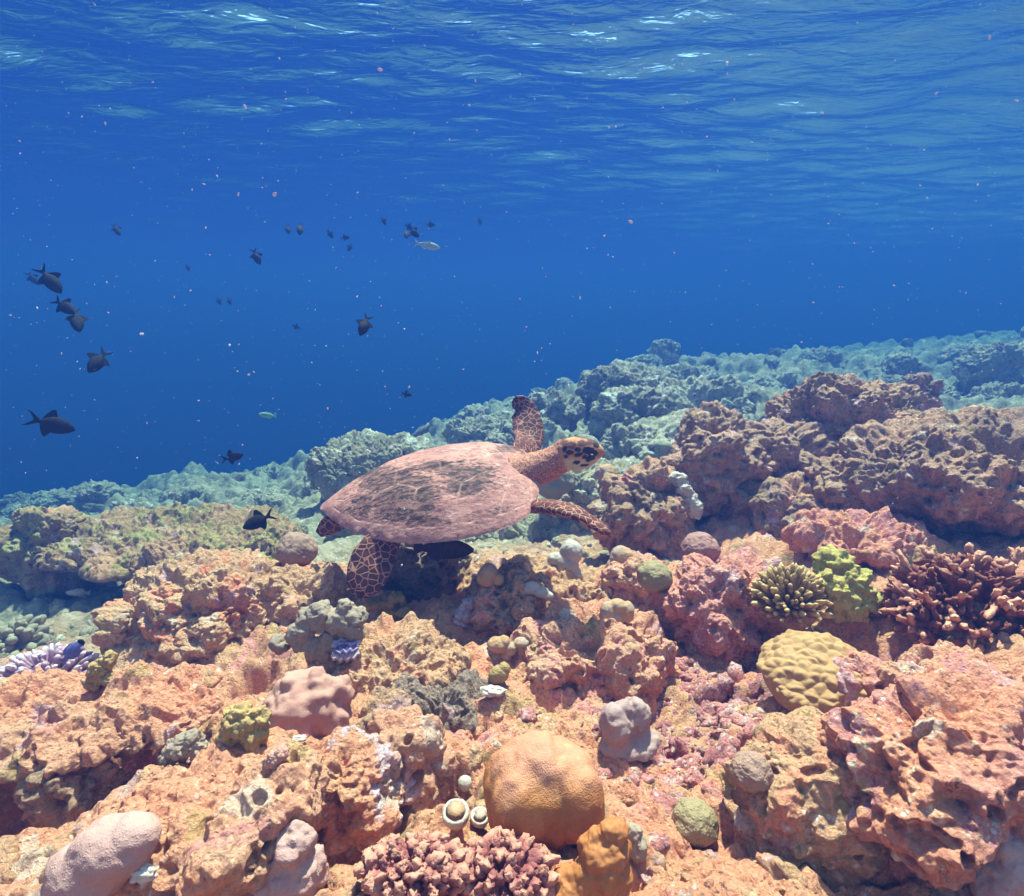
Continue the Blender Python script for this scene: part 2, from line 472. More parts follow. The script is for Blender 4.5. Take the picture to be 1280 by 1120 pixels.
t.l(mx.outputs[0], t.o.inputs["Surface"])
ws.data.materials.append(t.m)
tag(ws, "rippling blue underside of the sea surface", "water surface", kind="structure")

# ------------------------------------------------------------------ the body of water, which veils what is far
hz = MB(); hz.add(np.array([[x, y, z] for x in (-56, 56) for y in (-26, 56) for z in (-16.5, SURF + 0.2)], float),
 [[0,1,3],[0,3,2],[4,6,7],[4,7,5],[0,4,5],[0,5,1],[2,3,7],[2,7,6],[0,2,6],[0,6,4],[1,5,7],[1,7,3]])
haze = obj("haze", hz.mesh("haze", None, False))
t = NT("sea_water"); t.t.nodes.remove(t.b)
vol = t.n("ShaderNodeVolumePrincipled")
vol.inputs["Color"].default_value = (0.0070, 0.0240, 0.104, 1)
vol.inputs["Absorption Color"].default_value = (0.24, 0.47, 0.44, 1)
vol.inputs["Density"].default_value = 0.405
vol.inputs["Anisotropy"].default_value = 0.2
t.l(vol.outputs[0], t.o.inputs["Volume"])
haze.data.materials.append(t.m)
tag(haze, "clear blue sea water that veils the far reef", "haze", kind="stuff")

# ------------------------------------------------------------------ boulders of the reef
_seed = [0]
def rock_mesh(rx, ry, rz, mat, n=7, boxy=2.3, under=0.0, lump=1.0, fine=1.0, pits=1.0, seed=None, name="rock", warp=1.0):
    if seed is None: _seed[0] += 1; seed = _seed[0]
    D, Fc = ico(n)
    rs = 1.0 / (np.abs(D) ** boxy).sum(1) ** (1 / boxy)
    R = np.array([rx, ry, rz], np.float32)
    b = D * rs[:, None] * R
    nrm = D / R; nrm /= np.linalg.norm(nrm, axis=1)[:, None]
    s = float((rx * ry * rz) ** (1 / 3))
    so = np.array([seed * 7.31, seed * 3.77, seed * 5.19])
    q = b + so
    # large warp of the whole body, then lumps, ridges, knobs and borings
    w = np.stack([fbm(b / (1.25 * s) + so + k * 9.1, 2) for k in range(3)], 1)
    V = b + w * s * 0.26 * warp
    f1, _ = worley(V / (0.62 * s) + so)
    d = (0.45 - 1.15 * f1 * f1) * 0.30 * s * lump
    f1, f2 = worley(V / 0.075 + so + fbm(V / 0.05 + so, 2)[:, None] * 0.3)
    d += (0.42 - 1.15 * f1 * f1) * 0.042 * lump * min(1, s / 0.10)
    d += ridged(V / 0.05 + so, 3) * 0.0095 * fine
    f1, f2 = worley(V / 0.026 + so)
    d += (0.42 - 1.2 * f1 * f1) * 0.016 * fine
    if n >= 7:
        d += fbm(V / 0.011 + so, 2) * 0.0042 * fine
        pn_ = pn(V / 0.021 + so * 1.3)
        d -= sstep(0.30, 0.48, pn_) * 0.010 * pits
        f1, _ = worley(V / 0.045 + so * 2.1)
        d -= sstep(0.15, 0.07, f1) * 0.018 * pits
    V = V + nrm * d[:, None]
    if under:
        k = 1 - under * sstep(0.15, -0.7, V[:, 2] / rz)
        V[:, 0] *= k; V[:, 1] *= k
    return mesh_np(name, V, Fc, mat)

def fit(px, py, hw, hh, d, dep):
    """half sizes in metres of a body that looks hw by hh pixels large at depth d"""
    c = P(px, py, d); app = hh * d / F; rx = hw * d / F
    ph = math.atan2(-c[2], math.hypot(c[0], c[1]))
    ry = min(dep * rx, 0.85 * app / max(math.sin(ph), 0.05))
    rz = math.sqrt(max(app ** 2 - (ry * math.sin(ph)) ** 2, (0.3 * app) ** 2)) / math.cos(ph)
    return c, rx, ry, rz

def rock(name, label, px, py, hw, hh, d, mat, dep=0.8, n=7, rot=0.0, tilt=0.0, cat="boulder", group=None, **kw):
    if d < 0: d = -d
    elif d < 1.6:                      # near boulders sit on the floor just where it is seen below their middle
        hit = ground_hits([(px, py + 0.45 * hh)])[0]
        if hit: d = hit[1]
    c, rx, ry, rz = fit(px, py, hw, hh, d, dep)
    o = obj(name, rock_mesh(rx * 0.92, ry * 0.92, rz * 0.92, M[mat], n=n, name=name, **kw), None, c)
    o.rotation_euler = (0, rad(tilt), rad(rot))
    return tag(o, label, cat, group)

rock("boulder", "tan pitted boulder standing behind the white sponge tube", 893, 585, 66, 68, 2.10, 'ridge', boxy=2.2)
rock("boulder", "tallest dark brown pitted boulder on the crest of the right ridge", 1050, 540, 88, 62, 2.25, 'brown', lump=1.3, n=8, boxy=2.4)
rock("boulder", "brown shoulder of rock between the tallest boulder and the tan one", 978, 580, 62, 56, 2.15, 'ridge')
rock("reef_ledge", "broad salmon brown ledge with a dark undercut above the red branching coral", 1225, 610, 150, 76, 1.75, 'ridge', n=8, boxy=2.6, lump=1.1, under=0.25, cat="rock ledge")
rock("boulder", "low brown rock shelf along the foot of the right ridge", 1000, 632, 78, 34, 1.95, 'brown')
rock("boulder", "brown rounded rock joining the salmon ledge to the low shelf", 1085, 615, 70, 48, 1.85, 'ridge')
rock("rock_stack", "narrow upright dark rock behind the salmon ledge", 1150, 506, 24, 36, 2.9, 'brown', boxy=2.0, cat="rock")
rock("boulder", "flat yellowish rock beside the narrow upright one", 1222, 535, 62, 17, 2.9, 'olive')
rock("boulder", "dark knobbly boulder behind the tip of the turtle's near flipper", 803, 645, 55, 56, 1.98, 'brown', lump=1.3)
rock("boulder", "low pinkish rock behind the bright green coral", 1075, 672, 78, 28, 1.62, 'pink')
rock("boulder", "yellow brown lumpy rock between green coral and red branching coral", 1145, 700, 48, 22, 1.50, 'olive', n=6)
rock("boulder", "pink crusted block carrying the round pinkish brain coral", 905, 768, 72, 62, 1.40, 'pink', n=8, boxy=2.7)
rock("boulder", "small porous dark faced boulder in the middle of the reef", 637, 762, 50, 44, 1.42, 'brown', lump=1.2, pits=1.4)
rock("boulder", "large salmon block with two round bored holes above the smooth brown dome", 742, 828, 92, 58, 1.28, 'salmon', n=8, boxy=2.9)
rock("boulder", "dark shaded rock directly below the turtle", 524, 722, 52, 46, 1.66, 'grey', boxy=2.7, lump=1.2)
rock("reef_ledge", "long olive brown flat rock overhanging a dark hollow at left", 215, 682, 160, 36, 2.45, 'olive', dep=0.7, n=8, boxy=2.8, under=0.3, cat="rock ledge")
rock("boulder", "dark weathered end of the long flat rock at left", 62, 690, 52, 52, 2.5, 'olive')
rock("boulder", "rugged tan mound between the lilac finger coral and the lobed grey coral", 262, 782, 105, 78, 1.45, 'tan', n=8, lump=1.2)
rock("stone", "loose reddish stone lying on the rugged tan mound", 218, 793, 22, 20, 1.30, 'salmon', n=6, cat="stone")
rock("stone", "rounded pink stone on top of the rugged tan mound", 272, 708, 19, 14, 1.50, 'pink', n=6, cat="stone")
rock("reef_ledge", "long salmon ledge in front of the lilac finger coral", 105, 900, 200, 50, -0.94, 'salmon', dep=0.9, n=8, boxy=2.6, tilt=-8, under=0.3, lump=0.65, fine=0.9, cat="rock ledge")
rock("boulder", "rounded rock sitting in the dark hollow under the long salmon ledge", 93, 990, 40, 38, -0.86, 'brown', n=7, lump=1.3)
rock("boulder", "broad sloping salmon slab beside the lilac crusted block", 255, 1040, 175, 95, 0.80, 'salmon', dep=0.8, n=8, boxy=2.6, tilt=-20, lump=0.4, fine=0.75)
rock("boulder", "low dark grey brown rock just behind the smooth brown dome", 560, 888, 88, 36, 1.10, 'grey', n=8, lump=0.8)
rock("boulder", "block crusted with pale lilac above the pink knobbly coral", 432, 1005, 62, 66, 0.84, 'lilac', n=8, boxy=2.6, under=0.25)
rock("boulder", "salmon block between the lilac crusted block and the smooth brown dome", 510, 960, 48, 46, 0.92, 'salmon', n=7, boxy=2.5)
rock("boulder", "flat tan slab with a yellowish patch beside the two small brain corals", 1010, 1020, 84, 96, 0.80, 'tan', n=8, boxy=2.8, lump=0.4, fine=0.8)
rock("boulder", "great pink slab full of holes filling the lower right corner", 1200, 985, 135, 125, 0.74, 'pink', n=8, boxy=2.5, pits=1.4, lump=0.8)
rock("boulder", "pink pitted rock beside the tan maze coral", 1085, 872, 56, 44, 0.98, 'pink', n=7, pits=1.8)
rock("boulder", "salmon rock in front of the red branching coral", 1215, 870, 95, 40, 0.92, 'salmon', n=8, pits=1.5)
rock("boulder", "tan rubble covered rock under the small white coral lumps", 690, 730, 120, 26, 1.62, 'tan', n=7, lump=0.6)
rock("boulder", "salmon rock between the large block and the pink crusted block", 800, 735, 42, 38, 1.52, 'salmon', n=7)
rock("boulder", "low tan rock around the small blue clam", 480, 830, 95, 42, 1.28, 'tan', n=8, lump=0.7)
rock("boulder", "small dark crusted rock left of the smooth brown dome", 480, 905, 36, 26, 1.02, 'brown', n=6)
rock("boulder", "low tan rock holding the lobed grey coral", 390, 745, 60, 34, 1.52, 'tan', n=7)
# rock heads further off
rock("reef_mound", "blue green reef mound directly behind the turtle's shell", 462, 585, 78, 34, 3.3, 'far', n=8, boxy=2.6, lump=1.2, cat="reef mound")
rock("reef_mound", "small rounded reef mound above the front of the shell", 597, 540, 38, 17, 4.6, 'far', cat="reef mound", lump=1.3)
rock("reef_mound", "long flat topped reef mound on the far skyline above the turtle's head", 785, 485, 66, 26, 4.7, 'far', n=8, boxy=3.0, cat="reef mound")
rock("reef_mound", "lumpy reef mound next to the raised flipper", 690, 515, 34, 22, 4.5, 'far', cat="reef mound", lump=1.4)
rock("reef_mound", "pale lumpy reef mound behind the tan pitted boulder", 868, 510, 66, 30, 4.3, 'far', cat="reef mound", lump=1.4)
rock("reef_mound", "hazy dark reef mound at the right edge of the far slope", 1258, 462, 50, 34, 5.0, 'far', n=8, cat="reef mound")
rock("reef_mound", "rough reef mound behind the turtle's head and above the knobbly boulder", 800, 560, 48, 24, 3.4, 'far', cat="reef mound", lump=1.3)
rock("reef_mound", "pale reef mound under the turtle's near flipper", 690, 668, 60, 26, 2.6, 'far', cat="reef mound", lump=1.3)

# coral heads scattered over the far slope: copies of eight shapes
_rg = np.random.RandomState(5)
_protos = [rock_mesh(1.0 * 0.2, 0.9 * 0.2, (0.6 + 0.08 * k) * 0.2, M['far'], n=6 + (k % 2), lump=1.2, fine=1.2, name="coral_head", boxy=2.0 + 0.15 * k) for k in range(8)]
_spots = []
while len(_spots) < 560:
    px = _rg.uniform(-120, 1400)
    _spots.append((px, _rg.uniform(405, 700)))
_n = 0
for (px, py), hit in zip(_spots, ground_hits(_spots)):
    if hit is None or _n >= 250: continue
    p, d = hit
    if d < 2.6 or d > 13: continue
    if py < 480 and px > 900: d *= 0.6
    o = obj("coral_head", _protos[_n % 8], None, p)
    s = float(np.exp(_rg.normal(-0.75, 0.45))) * (0.55 + 0.09 * d)
    o.scale = (s, s, s * _rg.uniform(0.7, 1.25)); o.rotation_euler = (_rg.uniform(-.2, .2), _rg.uniform(-.2, .2), _rg.uniform(0, 6.28))
    tag(o, "weathered coral head fading into the blue on the far slope", "coral head", "coral heads on the far slope")
    _n += 1

# loose coral rubble: small broken pieces nobody could count
def rubble(name, label, spots, size, mat, seed, dmin=0.0):
    rg = np.random.RandomState(seed)
    shapes = []
    for k in range(10):
        D, Fc = ico(3)
        e = np.array([1.0, rg.uniform(.35, .8), rg.uniform(.35, .7)])
        V = D * e; V = V * (1 + 0.35 * fbm(D * 1.3 + k * 5, 2)[:, None]) + 0.12 * np.stack([pn(D * 3 + k + j * 7) for j in range(3)], 1)
        shapes.append((V, Fc))
    mb = MB()
    for (px, py), hit in zip(spots, ground_hits(spots)):
        if hit is None or hit[1] < dmin: continue
        V, Fc = shapes[rg.randint(10)]
        s = size * math.exp(rg.normal(0, 0.45))
        R = np.array(Quaternion(rg.normal(size=4)).normalized().to_matrix())
        mb.add(V @ R.T * s + hit[0] + np.array([0, 0, s * 0.25]), Fc)
    return tag(obj(name, mb.mesh(name, M[mat])), label, None, None, "stuff")
_rg = np.random.RandomState(21)
sp = [(870 + _rg.normal() * 75, 900 + _rg.normal() * 62) for _ in range(1500)]
rubble("coral_rubble", "pink and lilac broken coral fragments lying in the gully", sp, 0.0105, 'rubble', 3)
sp = [(_rg.uniform(-100, 1380), 640 + 480 * _rg.rand() ** 0.8 + 20) for _ in range(2200)]
rubble("coral_rubble", "small tan coral fragments strewn over the near reef", sp, 0.0085, 'tan', 4)
sp = [(_rg.uniform(0, 260), _rg.uniform(740, 880)) for _ in range(350)] + [(_rg.uniform(560, 840), _rg.uniform(640, 720)) for _ in range(250)]
rubble("coral_rubble", "grey green coral fragments on the deeper floor behind", sp, 0.016, 'far', 6, 1.75)

# ------------------------------------------------------------------ corals, sponges and a clam
def gd(px, py):
    h = ground_hits([(px, py)])[0]
    return h[1] if h else 3.0
DG = None
def scene_depth(px, py):
    """depth of the first surface already built (boulder or seabed) behind a spot of the photograph"""
    global DG
    if DG is None: DG = bpy.context.evaluated_depsgraph_get()
    d0 = Vector(P(px, py, 1.0)); L = d0.length; dv = d0.normalized()
    start = Vector((0, 0, 0)) + dv * 0.3
    for _ in range(6):
        ok, loc, nr, idx, ob, mt = S.ray_cast(DG, start, dv)
        if not ok: return gd(px, py)
        if ob.name.startswith(("haze", "water_surface")): start = loc + dv * 0.001; continue
        return loc.length / L
    return gd(px, py)

CM = {}
CM['brain'] = coral_mat("round_brain_coral", (0.48, 0.28, 0.20), (0.42, 0.23, 0.17), 240, 0.0030)
CM['brainpink'] = coral_mat("pink_brain_coral", (0.50, 0.24, 0.20), (0.44, 0.21, 0.19), 260, 0.0034)
CM['braingreen'] = coral_mat("olive_brain_coral", (0.46, 0.33, 0.18), (0.38, 0.27, 0.14), 250, 0.0032)
CM['dome'] = coral_mat("smooth_brown_coral", (0.58, 0.205, 0.062), (0.46, 0.155, 0.05), 900, 0.0004, 9, 0.6, spots=(0.58, 0.225, 0.13))
CM['mauve'] = coral_mat("mauve_lobed_coral", (0.56, 0.35, 0.31), (0.48, 0.29, 0.27), 520, 0.0008, 12)
CM['pinklobe'] = coral_mat("pink_lobed_coral", (0.66, 0.33, 0.25), (0.58, 0.27, 0.21), 480, 0.001, 12)
CM['palepink'] = coral_mat("pale_pink_coral", (0.62, 0.35, 0.30), (0.54, 0.29, 0.25), 420, 0.001, 12)
CM['yellow'] = coral_mat("yellow_lumpy_coral", (0.56, 0.36, 0.15), (0.42, 0.25, 0.10), 200, 0.002, 25)
CM['grey'] = coral_mat("grey_lobed_coral", (0.42, 0.30, 0.22), (0.34, 0.24, 0.18), 420, 0.0008, 16)
CM['greyor'] = coral_mat("orange_capped_coral", (0.56, 0.40, 0.33), (0.60, 0.30, 0.12), 420, 0.0008, 18)
CM['white'] = coral_mat("white_lumpy_coral", (0.72, 0.57, 0.49), (0.62, 0.47, 0.40), 420, 0.0008, 16)
CM['green'] = coral_mat("bright_green_coral", (0.62, 0.46, 0.12), (0.46, 0.36, 0.11), 170, 0.003, 30, spots=(0.52, 0.32, 0.12))
CM['maze'] = coral_mat("tan_maze_coral", (0.62, 0.33, 0.145), (0.54, 0.28, 0.115), 500, 0.0006, 9)
CM['stub'] = coral_mat("brown_stubby_coral", (0.42, 0.25, 0.11), (0.34, 0.19, 0.085), 500, 0.0008, 14, tips=(0.78, 0.50, 0.20))
CM['red'] = coral_mat("red_branching_coral", (0.42, 0.13, 0.085), (0.28, 0.08, 0.055), 380, 0.0014, 18, tips=(0.90, 0.40, 0.25))
CM['knob'] = coral_mat("pink_knobbly_coral", (0.42, 0.13, 0.11), (0.28, 0.08, 0.08), 420, 0.0014, 22, tips=(0.68, 0.29, 0.20))
CM['lilacf'] = coral_mat("lilac_finger_coral", (0.62, 0.34, 0.44), (0.50, 0.27, 0.37), 420, 0.001, 14, tips=(0.95, 0.70, 0.78))
CM['pinkf'] = coral_mat("salmon_finger_coral", (0.66, 0.30, 0.22), (0.60, 0.24, 0.18), 420, 0.001, 14, tips=(0.76, 0.42, 0.32))
CM['leaf'] = coral_mat("yellow_green_leaf_coral", (0.42, 0.38, 0.07), (0.34, 0.29, 0.06), 320, 0.001, 14)
CM['sponge'] = coral_mat("white_sponge", (0.74, 0.60, 0.50), (0.66, 0.52, 0.43), 260, 0.0008, 30)
CM['blue'] = coral_mat("pale_blue_coral", (0.42, 0.46, 0.75), (0.34, 0.38, 0.66), 300, 0.001, 18)
CM['farcoral'] = coral_mat("grey_green_coral", (0.46, 0.37, 0.25), (0.36, 0.29, 0.2), 300, 0.001, 14)
CM['lilacc'] = coral_mat("lilac_crust", (0.70, 0.50, 0.54), (0.60, 0.40, 0.46), 260, 0.002, 30)
CM['ybrown'] = coral_mat("mustard_crust", (0.44, 0.27, 0.08), (0.34, 0.20, 0.07), 220, 0.003, 24)

def blobs(name, label, cat, mat, parts, d=None, vox=None, rough=0.0, seed=1, sink=0.35, group=None, noise=0.03, at=None):
    """a lumpy colony of balls fused into one skin; parts are (px, py, r or (rx, ry) in pixels, metres nearer)"""
    cx = sum(q[0] for q in parts) / len(parts); cy_ = max(q[1] + (q[2] if not isinstance(q[2], tuple) else q[2][1]) * 0.5 for q in parts)
    if d is None: d = scene_depth(*(at or (cx, cy_)))
    mb = MB(); o0 = P(cx, cy_, d); rmax = 0
    for q in parts:
        r = q[2] if isinstance(q[2], tuple) else (q[2], q[2])
        w = np.array([r[0], (r[0] + r[1]) / 2, r[1]]) * d / F
        rmax = max(rmax, w.max())
        mb.ball(P(q[0], q[1], d - (q[3] if len(q) > 3 else 0)) - o0, w, 4)
    vox = vox or rmax / 16
    me = voxel(mb.mesh(name, CM[mat]), vox, 6)
    V = verts_of(me); N = normals_of(me)
    seed = seed + int(parts[0][0]); dd = fbm(V / (rmax * 0.7) + seed * 3.3, 4) * rmax * (noise * 2.6 + (0.05 if noise > 0.03 else 0))
    if rough: dd += (0.4 - worley(V / (rmax * 0.35) + seed)[0]) * rough * rmax
    set_verts(me, V + N * dd[:, None])
    return tag(obj(name, me, None, o0), label, cat, group)

def dome(name, label, mat, px, py, r, d=None, squash=0.9, cat="coral", stalk=True, noise=0.09, ry=None):
    d = d or scene_depth(px, py + r * 0.75)
    c = P(px, py, d); w = r * d / F
    D, Fc = ico(6)
    V = D * np.array([w, w, (ry or r * max(squash, 0.97)) * d / F])
    k = np.where(D[:, 2] < -0.1, 1 - 0.35 * sstep(-0.1, -1.0, D[:, 2]), 1.0)
    V[:, 0] *= k; V[:, 1] *= k
    f1, _ = worley(D * 3.2 + px); V = V * (1 + fbm(D * 1.6 + px, 3) * noise + (0.4 - f1 * f1) * noise * 0.6)[:, None]
    o = obj(name, mesh_np(name, V, Fc, CM[mat]), None, c)
    if stalk:
        mb = MB(); mb.loft([[0, 0, -w * 0.4], [0, 0, -w * 0.8], [0.1 * w, 0.1 * w, -w * 1.25], [0.1 * w, 0.15 * w, -w * 1.7]], [w * .72, w * .6, w * .62, w * .8], [w * .72, w * .6, w * .62, w * .8], up=(0, 1, 0), n=28)
        me = mb.mesh("stalk", M['brown']); V = verts_of(me)
        set_verts(me, V + np.stack([fbm(V / (w * .5) + px + k * 5, 3) for k in range(3)], 1) * w * 0.12)
        obj("stalk", me, o)
    return tag(o, label, cat)

dome("brain_coral", "round beige brain coral on a dark stalk left of the turtle's rear flipper", 'brain', 371, 690, 25, 1.62)
dome("brain_coral", "round pinkish brown brain coral on top of the pink crusted block", 'brainpink', 875, 688, 23, 1.38)
dome("brain_coral", "egg shaped brown brain coral leaning over the pink rubble", 'brain', 939, 966, 25, None, 0.88)
dome("brain_coral", "olive grey brain coral beside the tan slab near the bottom", 'braingreen', 868, 1029, 28, None, 1.0, stalk=False)
dome("dome_coral", "smooth tan dome coral behind the small orange capped corals", 'braingreen', 818, 722, 22, None, 0.95, stalk=False)
dome("dome_coral", "grey green dome coral below the turtle's neck", 'farcoral', 692, 602, 26, 2.5, 0.85, stalk=False)
dome("dome_coral", "small pale grey dome coral near the tip of the turtle's near flipper", 'farcoral', 757, 641, 15, 2.1, 0.75, stalk=False)
dome("knob_coral", "small rounded tan knob on the rock below the turtle's chin", 'greyor', 757, 592, 13, 2.1, 0.85, stalk=True)

# the big smooth dome in the foreground and its smaller lobes
dD = scene_depth(672, 1040)
c0 = P(675, 985, dD)
mb = MB(); k = dD / F
mb.ball((0, 0, 0), (70 * k, 64 * k, 69 * k), 5)
mb.ball((-8 * k, 10 * k, -30 * k), (56 * k, 52 * k, 58 * k), 5)
mb.ball((50 * k, -34 * k, 6 * k), (30 * k, 34 * k, 46 * k), 4)
mb.ball((-30 * k, -30 * k, 4 * k), (34 * k, 34 * k, 50 * k), 4)
mb.ball((30 * k, 0, 34 * k), (38 * k, 34 * k, 28 * k), 4)
t = NT("brown_dome_coral"); p = t.pos(True)
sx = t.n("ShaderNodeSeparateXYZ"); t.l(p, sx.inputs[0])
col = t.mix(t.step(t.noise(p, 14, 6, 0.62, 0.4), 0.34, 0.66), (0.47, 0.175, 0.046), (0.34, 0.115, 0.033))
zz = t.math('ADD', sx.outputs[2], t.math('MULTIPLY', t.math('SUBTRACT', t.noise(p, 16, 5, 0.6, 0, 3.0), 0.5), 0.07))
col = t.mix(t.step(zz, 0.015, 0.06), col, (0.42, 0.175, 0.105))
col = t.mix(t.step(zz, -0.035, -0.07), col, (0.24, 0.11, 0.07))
ms = t.n("ShaderNodeMapping"); ms.inputs["Scale"].default_value = (1.0, 1.0, 0.16); t.l(p, ms.inputs["Vector"])
col = t.mix(t.math('MULTIPLY', t.step(t.noise(ms.outputs[0], 60, 3, 0.6), 0.60, 0.72), 0.45), col, (0.58, 0.29, 0.12))
col = t.mix(t.math('MULTIPLY', t.step(t.noise(p, 170, 6, 0.7), 0.5, 0.7), 0.28), col, (0.26, 0.09, 0.03))
t.done(col, t.bump(t.math('ADD', t.noise(p, 60, 7, 0.62), t.math('MULTIPLY', t.voro(p, 620).outputs["Distance"], 0.14)), 0.005, 0.7), 0.55)
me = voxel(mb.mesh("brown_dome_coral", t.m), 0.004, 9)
V = verts_of(me); N = normals_of(me)
set_verts(me, V + N * (fbm(V / np.array([0.045, 0.045, 0.11]), 3) * 0.0075 - np.exp(-((V[:, 0] - 26 * k + V[:, 2] * 0.1) / (5 * k)) ** 2) * 0.003)[:, None])
tag(obj("dome_coral", me, None, c0), "big smooth orange brown dome coral in the foreground", "coral")
blobs("dome_coral", "smaller smooth brown lobed coral at the lower right of the big dome", "coral", 'dome', [(762, 1062, 26), (757, 1090, 32), (735, 1095, 24), (766, 1040, 18), (715, 1110, 26), (752, 1065, 28)], noise=0.05)
blobs("lobed_coral", "mauve grey coral of three smooth upright lobes behind the big dome", "coral", 'mauve', [(770, 908, (22, 28)), (796, 898, (17, 30), -.01), (786, 932, (36, 14)), (812, 930, (15, 16)), (780, 890, 14)], noise=0.05)
blobs("lobed_coral", "broad pink coral with low rounded lobes at left of centre", "coral", 'pinklobe', [(385, 885, (52, 38)), (352, 878, 24), (395, 858, 24), (425, 865, 20), (345, 905, 28), (380, 905, 30, .02), (412, 900, 28, .01), (370, 860, 20), (425, 890, 18), (332, 925, 16), (400, 880, 24, .02)], noise=0.05, rough=0.12, at=(385, 908))
blobs("lumpy_coral", "yellow lumpy coral left of the broad pink coral", "coral", 'yellow', [(300, 902, 22), (315, 915, 20), (290, 918, 16), (322, 898, 14)], rough=0.2, noise=0.1)
blobs("lobed_coral", "pale mauve twin lobed coral standing on tan rock right of the turtle's belly", "coral", 'white', [(714, 690, (14, 16)), (708, 705, (15, 16)), (694, 700, 10), (712, 716, (16, 9)), (690, 707, 8)], 1.62)
blobs("lobed_coral", "orange capped upright coral on tan rock below the turtle's near flipper", "coral", 'greyor', [(777, 698, (15, 16)), (772, 710, 14), (784, 712, 12), (790, 720, 8), (770, 722, 9)], 1.62)
blobs("lobed_coral", "small brown and grey ridged coral on the edge of the large salmon block", "coral", 'greyor', [(760, 765, (10, 14)), (772, 758, (12, 9)), (784, 765, (9, 14)), (770, 770, (14, 9))])
blobs("lobed_coral", "small low white coral lumps on tan rock", "coral", 'white', [(665, 735, (11, 8)), (676, 740, (10, 7)), (684, 744, (8, 5)), (660, 738, 6)])
blobs("lobed_coral", "grey knob with an orange tip at the end of the tan rock", "coral", 'greyor', [(611, 716, 12), (608, 722, 13), (622, 724, 8)])
blobs("lobed_coral", "grey tan coral of drooping lobes and holes beside the blue clam", "coral", 'grey', [(378, 795, (16, 20)), (400, 770, (18, 18)), (425, 775, (18, 18)), (395, 810, 14), (412, 800, 13), (440, 790, (14, 16)), (445, 772, 13), (432, 760, 12), (385, 775, 14), (405, 815, (8, 14)), (430, 800, 10), (348, 806, 11)], noise=0.08)
blobs("lobed_coral", "three little orange tan knobs under the porous dark boulder", "coral", 'greyor', [(622, 806, (13, 10)), (638, 811, 9), (652, 803, (10, 6)), (632, 820, 7), (630, 802, 8)])
blobs("lumpy_coral", "small yellowish round coral above the white shell fragment", "coral", 'yellow', [(625, 842, 11), (619, 845, 9), (630, 836, 8)])
blobs("crust", "mustard yellow crust at the foot of the dark rock below the turtle", "coral", 'ybrown', [(478, 752, (22, 7)), (498, 764, (20, 6)), (488, 748, (16, 6)), (512, 772, (13, 5))], rough=0.25, noise=0.1)
blobs("crust", "lilac white crusted lump left of the porous boulder", "coral", 'lilacc', [(580, 768, (13, 10)), (586, 758, (10, 10)), (574, 776, (10, 8))], rough=0.3, noise=0.1)
blobs("lumpy_coral", "bright yellow green lumpy coral beside the brown stubby coral", "coral", 'green', [(1046, 706, (24, 16)), (1034, 702, 12), (1060, 726, (26, 17), .02), (1048, 740, (26, 18), .03), (1076, 745, (17, 18), .02), (1030, 726, 14, .03), (1092, 755, 13), (1060, 764, (24, 13), .03), (1026, 712, 11), (1074, 722, 9, .02), (1092, 766, 8), (1040, 750, 9, .03), (1078, 768, 10, .02)], rough=0.22, noise=0.12, sink=0)
blobs("leaf_coral", "yellow green leafy coral at the foot of the beige brain coral", "coral", 'leaf', [(340, 714, (16, 7)), (330, 710, (14, 5)), (345, 706, (10, 6)), (322, 700, (16, 5)), (352, 690, (8, 5))], 1.68, noise=0.12)
blobs("lobed_coral", "pale lavender blue coral behind the tan pitted boulder", "coral", 'blue', [(815, 584, (12, 7)), (806, 588, (8, 5)), (822, 588, (8, 5))], 2.4)
blobs("lobed_coral", "pale pink coral sheet with fine polyps at the lower left corner", "coral", 'palepink', [(140, 1060, (50, 34)), (115, 1085, (52, 34)), (165, 1045, (34, 24)), (95, 1115, (44, 30))], noise=0.03)
blobs("lobed_coral", "pale pink upright lobed coral at the bottom edge below the lilac block", "coral", 'palepink', [(368, 1060, (24, 34)), (355, 1090, (38, 32)), (330, 1105, (28, 28)), (385, 1095, (20, 34)), (372, 1040, 16)], noise=0.07)
blobs("lobed_coral", "small salmon lumpy coral on the crest of the broad sloping slab", "coral", 'pinklobe', [(345, 948, 12), (352, 942, 10), (338, 952, 9)], rough=0.2)
blobs("lobed_coral", "small grey lobed coral in the gap behind the broad sloping slab", "coral", 'grey', [(225, 935, 16), (240, 928, 14), (252, 938, 12), (212, 946, 12)], rough=0.15, noise=0.1)
blobs("lobed_coral", "grey rounded stone coral partly cut by the lower right corner", "coral", 'mauve', [(1262, 1085, (34, 44)), (1240, 1100, (24, 34))], noise=0.06)
blobs("lobed_coral", "pale elongated coral lumps in the dark gap at lower right", "coral", 'white', [(1150, 1075, (12, 18)), (1162, 1092, (12, 16)), (1125, 1060, (8, 14))], noise=0.08)
blobs("lobed_coral", "small smooth tan lump right of the smaller brown lobed coral", "coral", 'grey', [(797, 1058, (13, 18)), (792, 1040, 11)], noise=0.06)
blobs("knob_coral", "small pale cup shaped knob at the left foot of the rugged tan mound", "coral", 'greyor', [(150, 782, (11, 9)), (148, 795, (9, 10)), (152, 775, 8)], noise=0.08)
blobs("lumpy_coral", "yellow and brown lumps right of the lilac finger coral", "coral", 'yellow', [(125, 840, (12, 16)), (135, 825, 9), (118, 855, 10), (140, 850, 10)], rough=0.2, noise=0.1)
blobs("finger_coral", "pale grey green finger coral tuft below the turtle's throat", "coral", 'farcoral', [(700, 632, 8), (712, 636, 7), (694, 640, 7), (720, 640, 6), (730, 645, 6), (706, 624, 5), (738, 640, 5)], 2.3, noise=0.1)

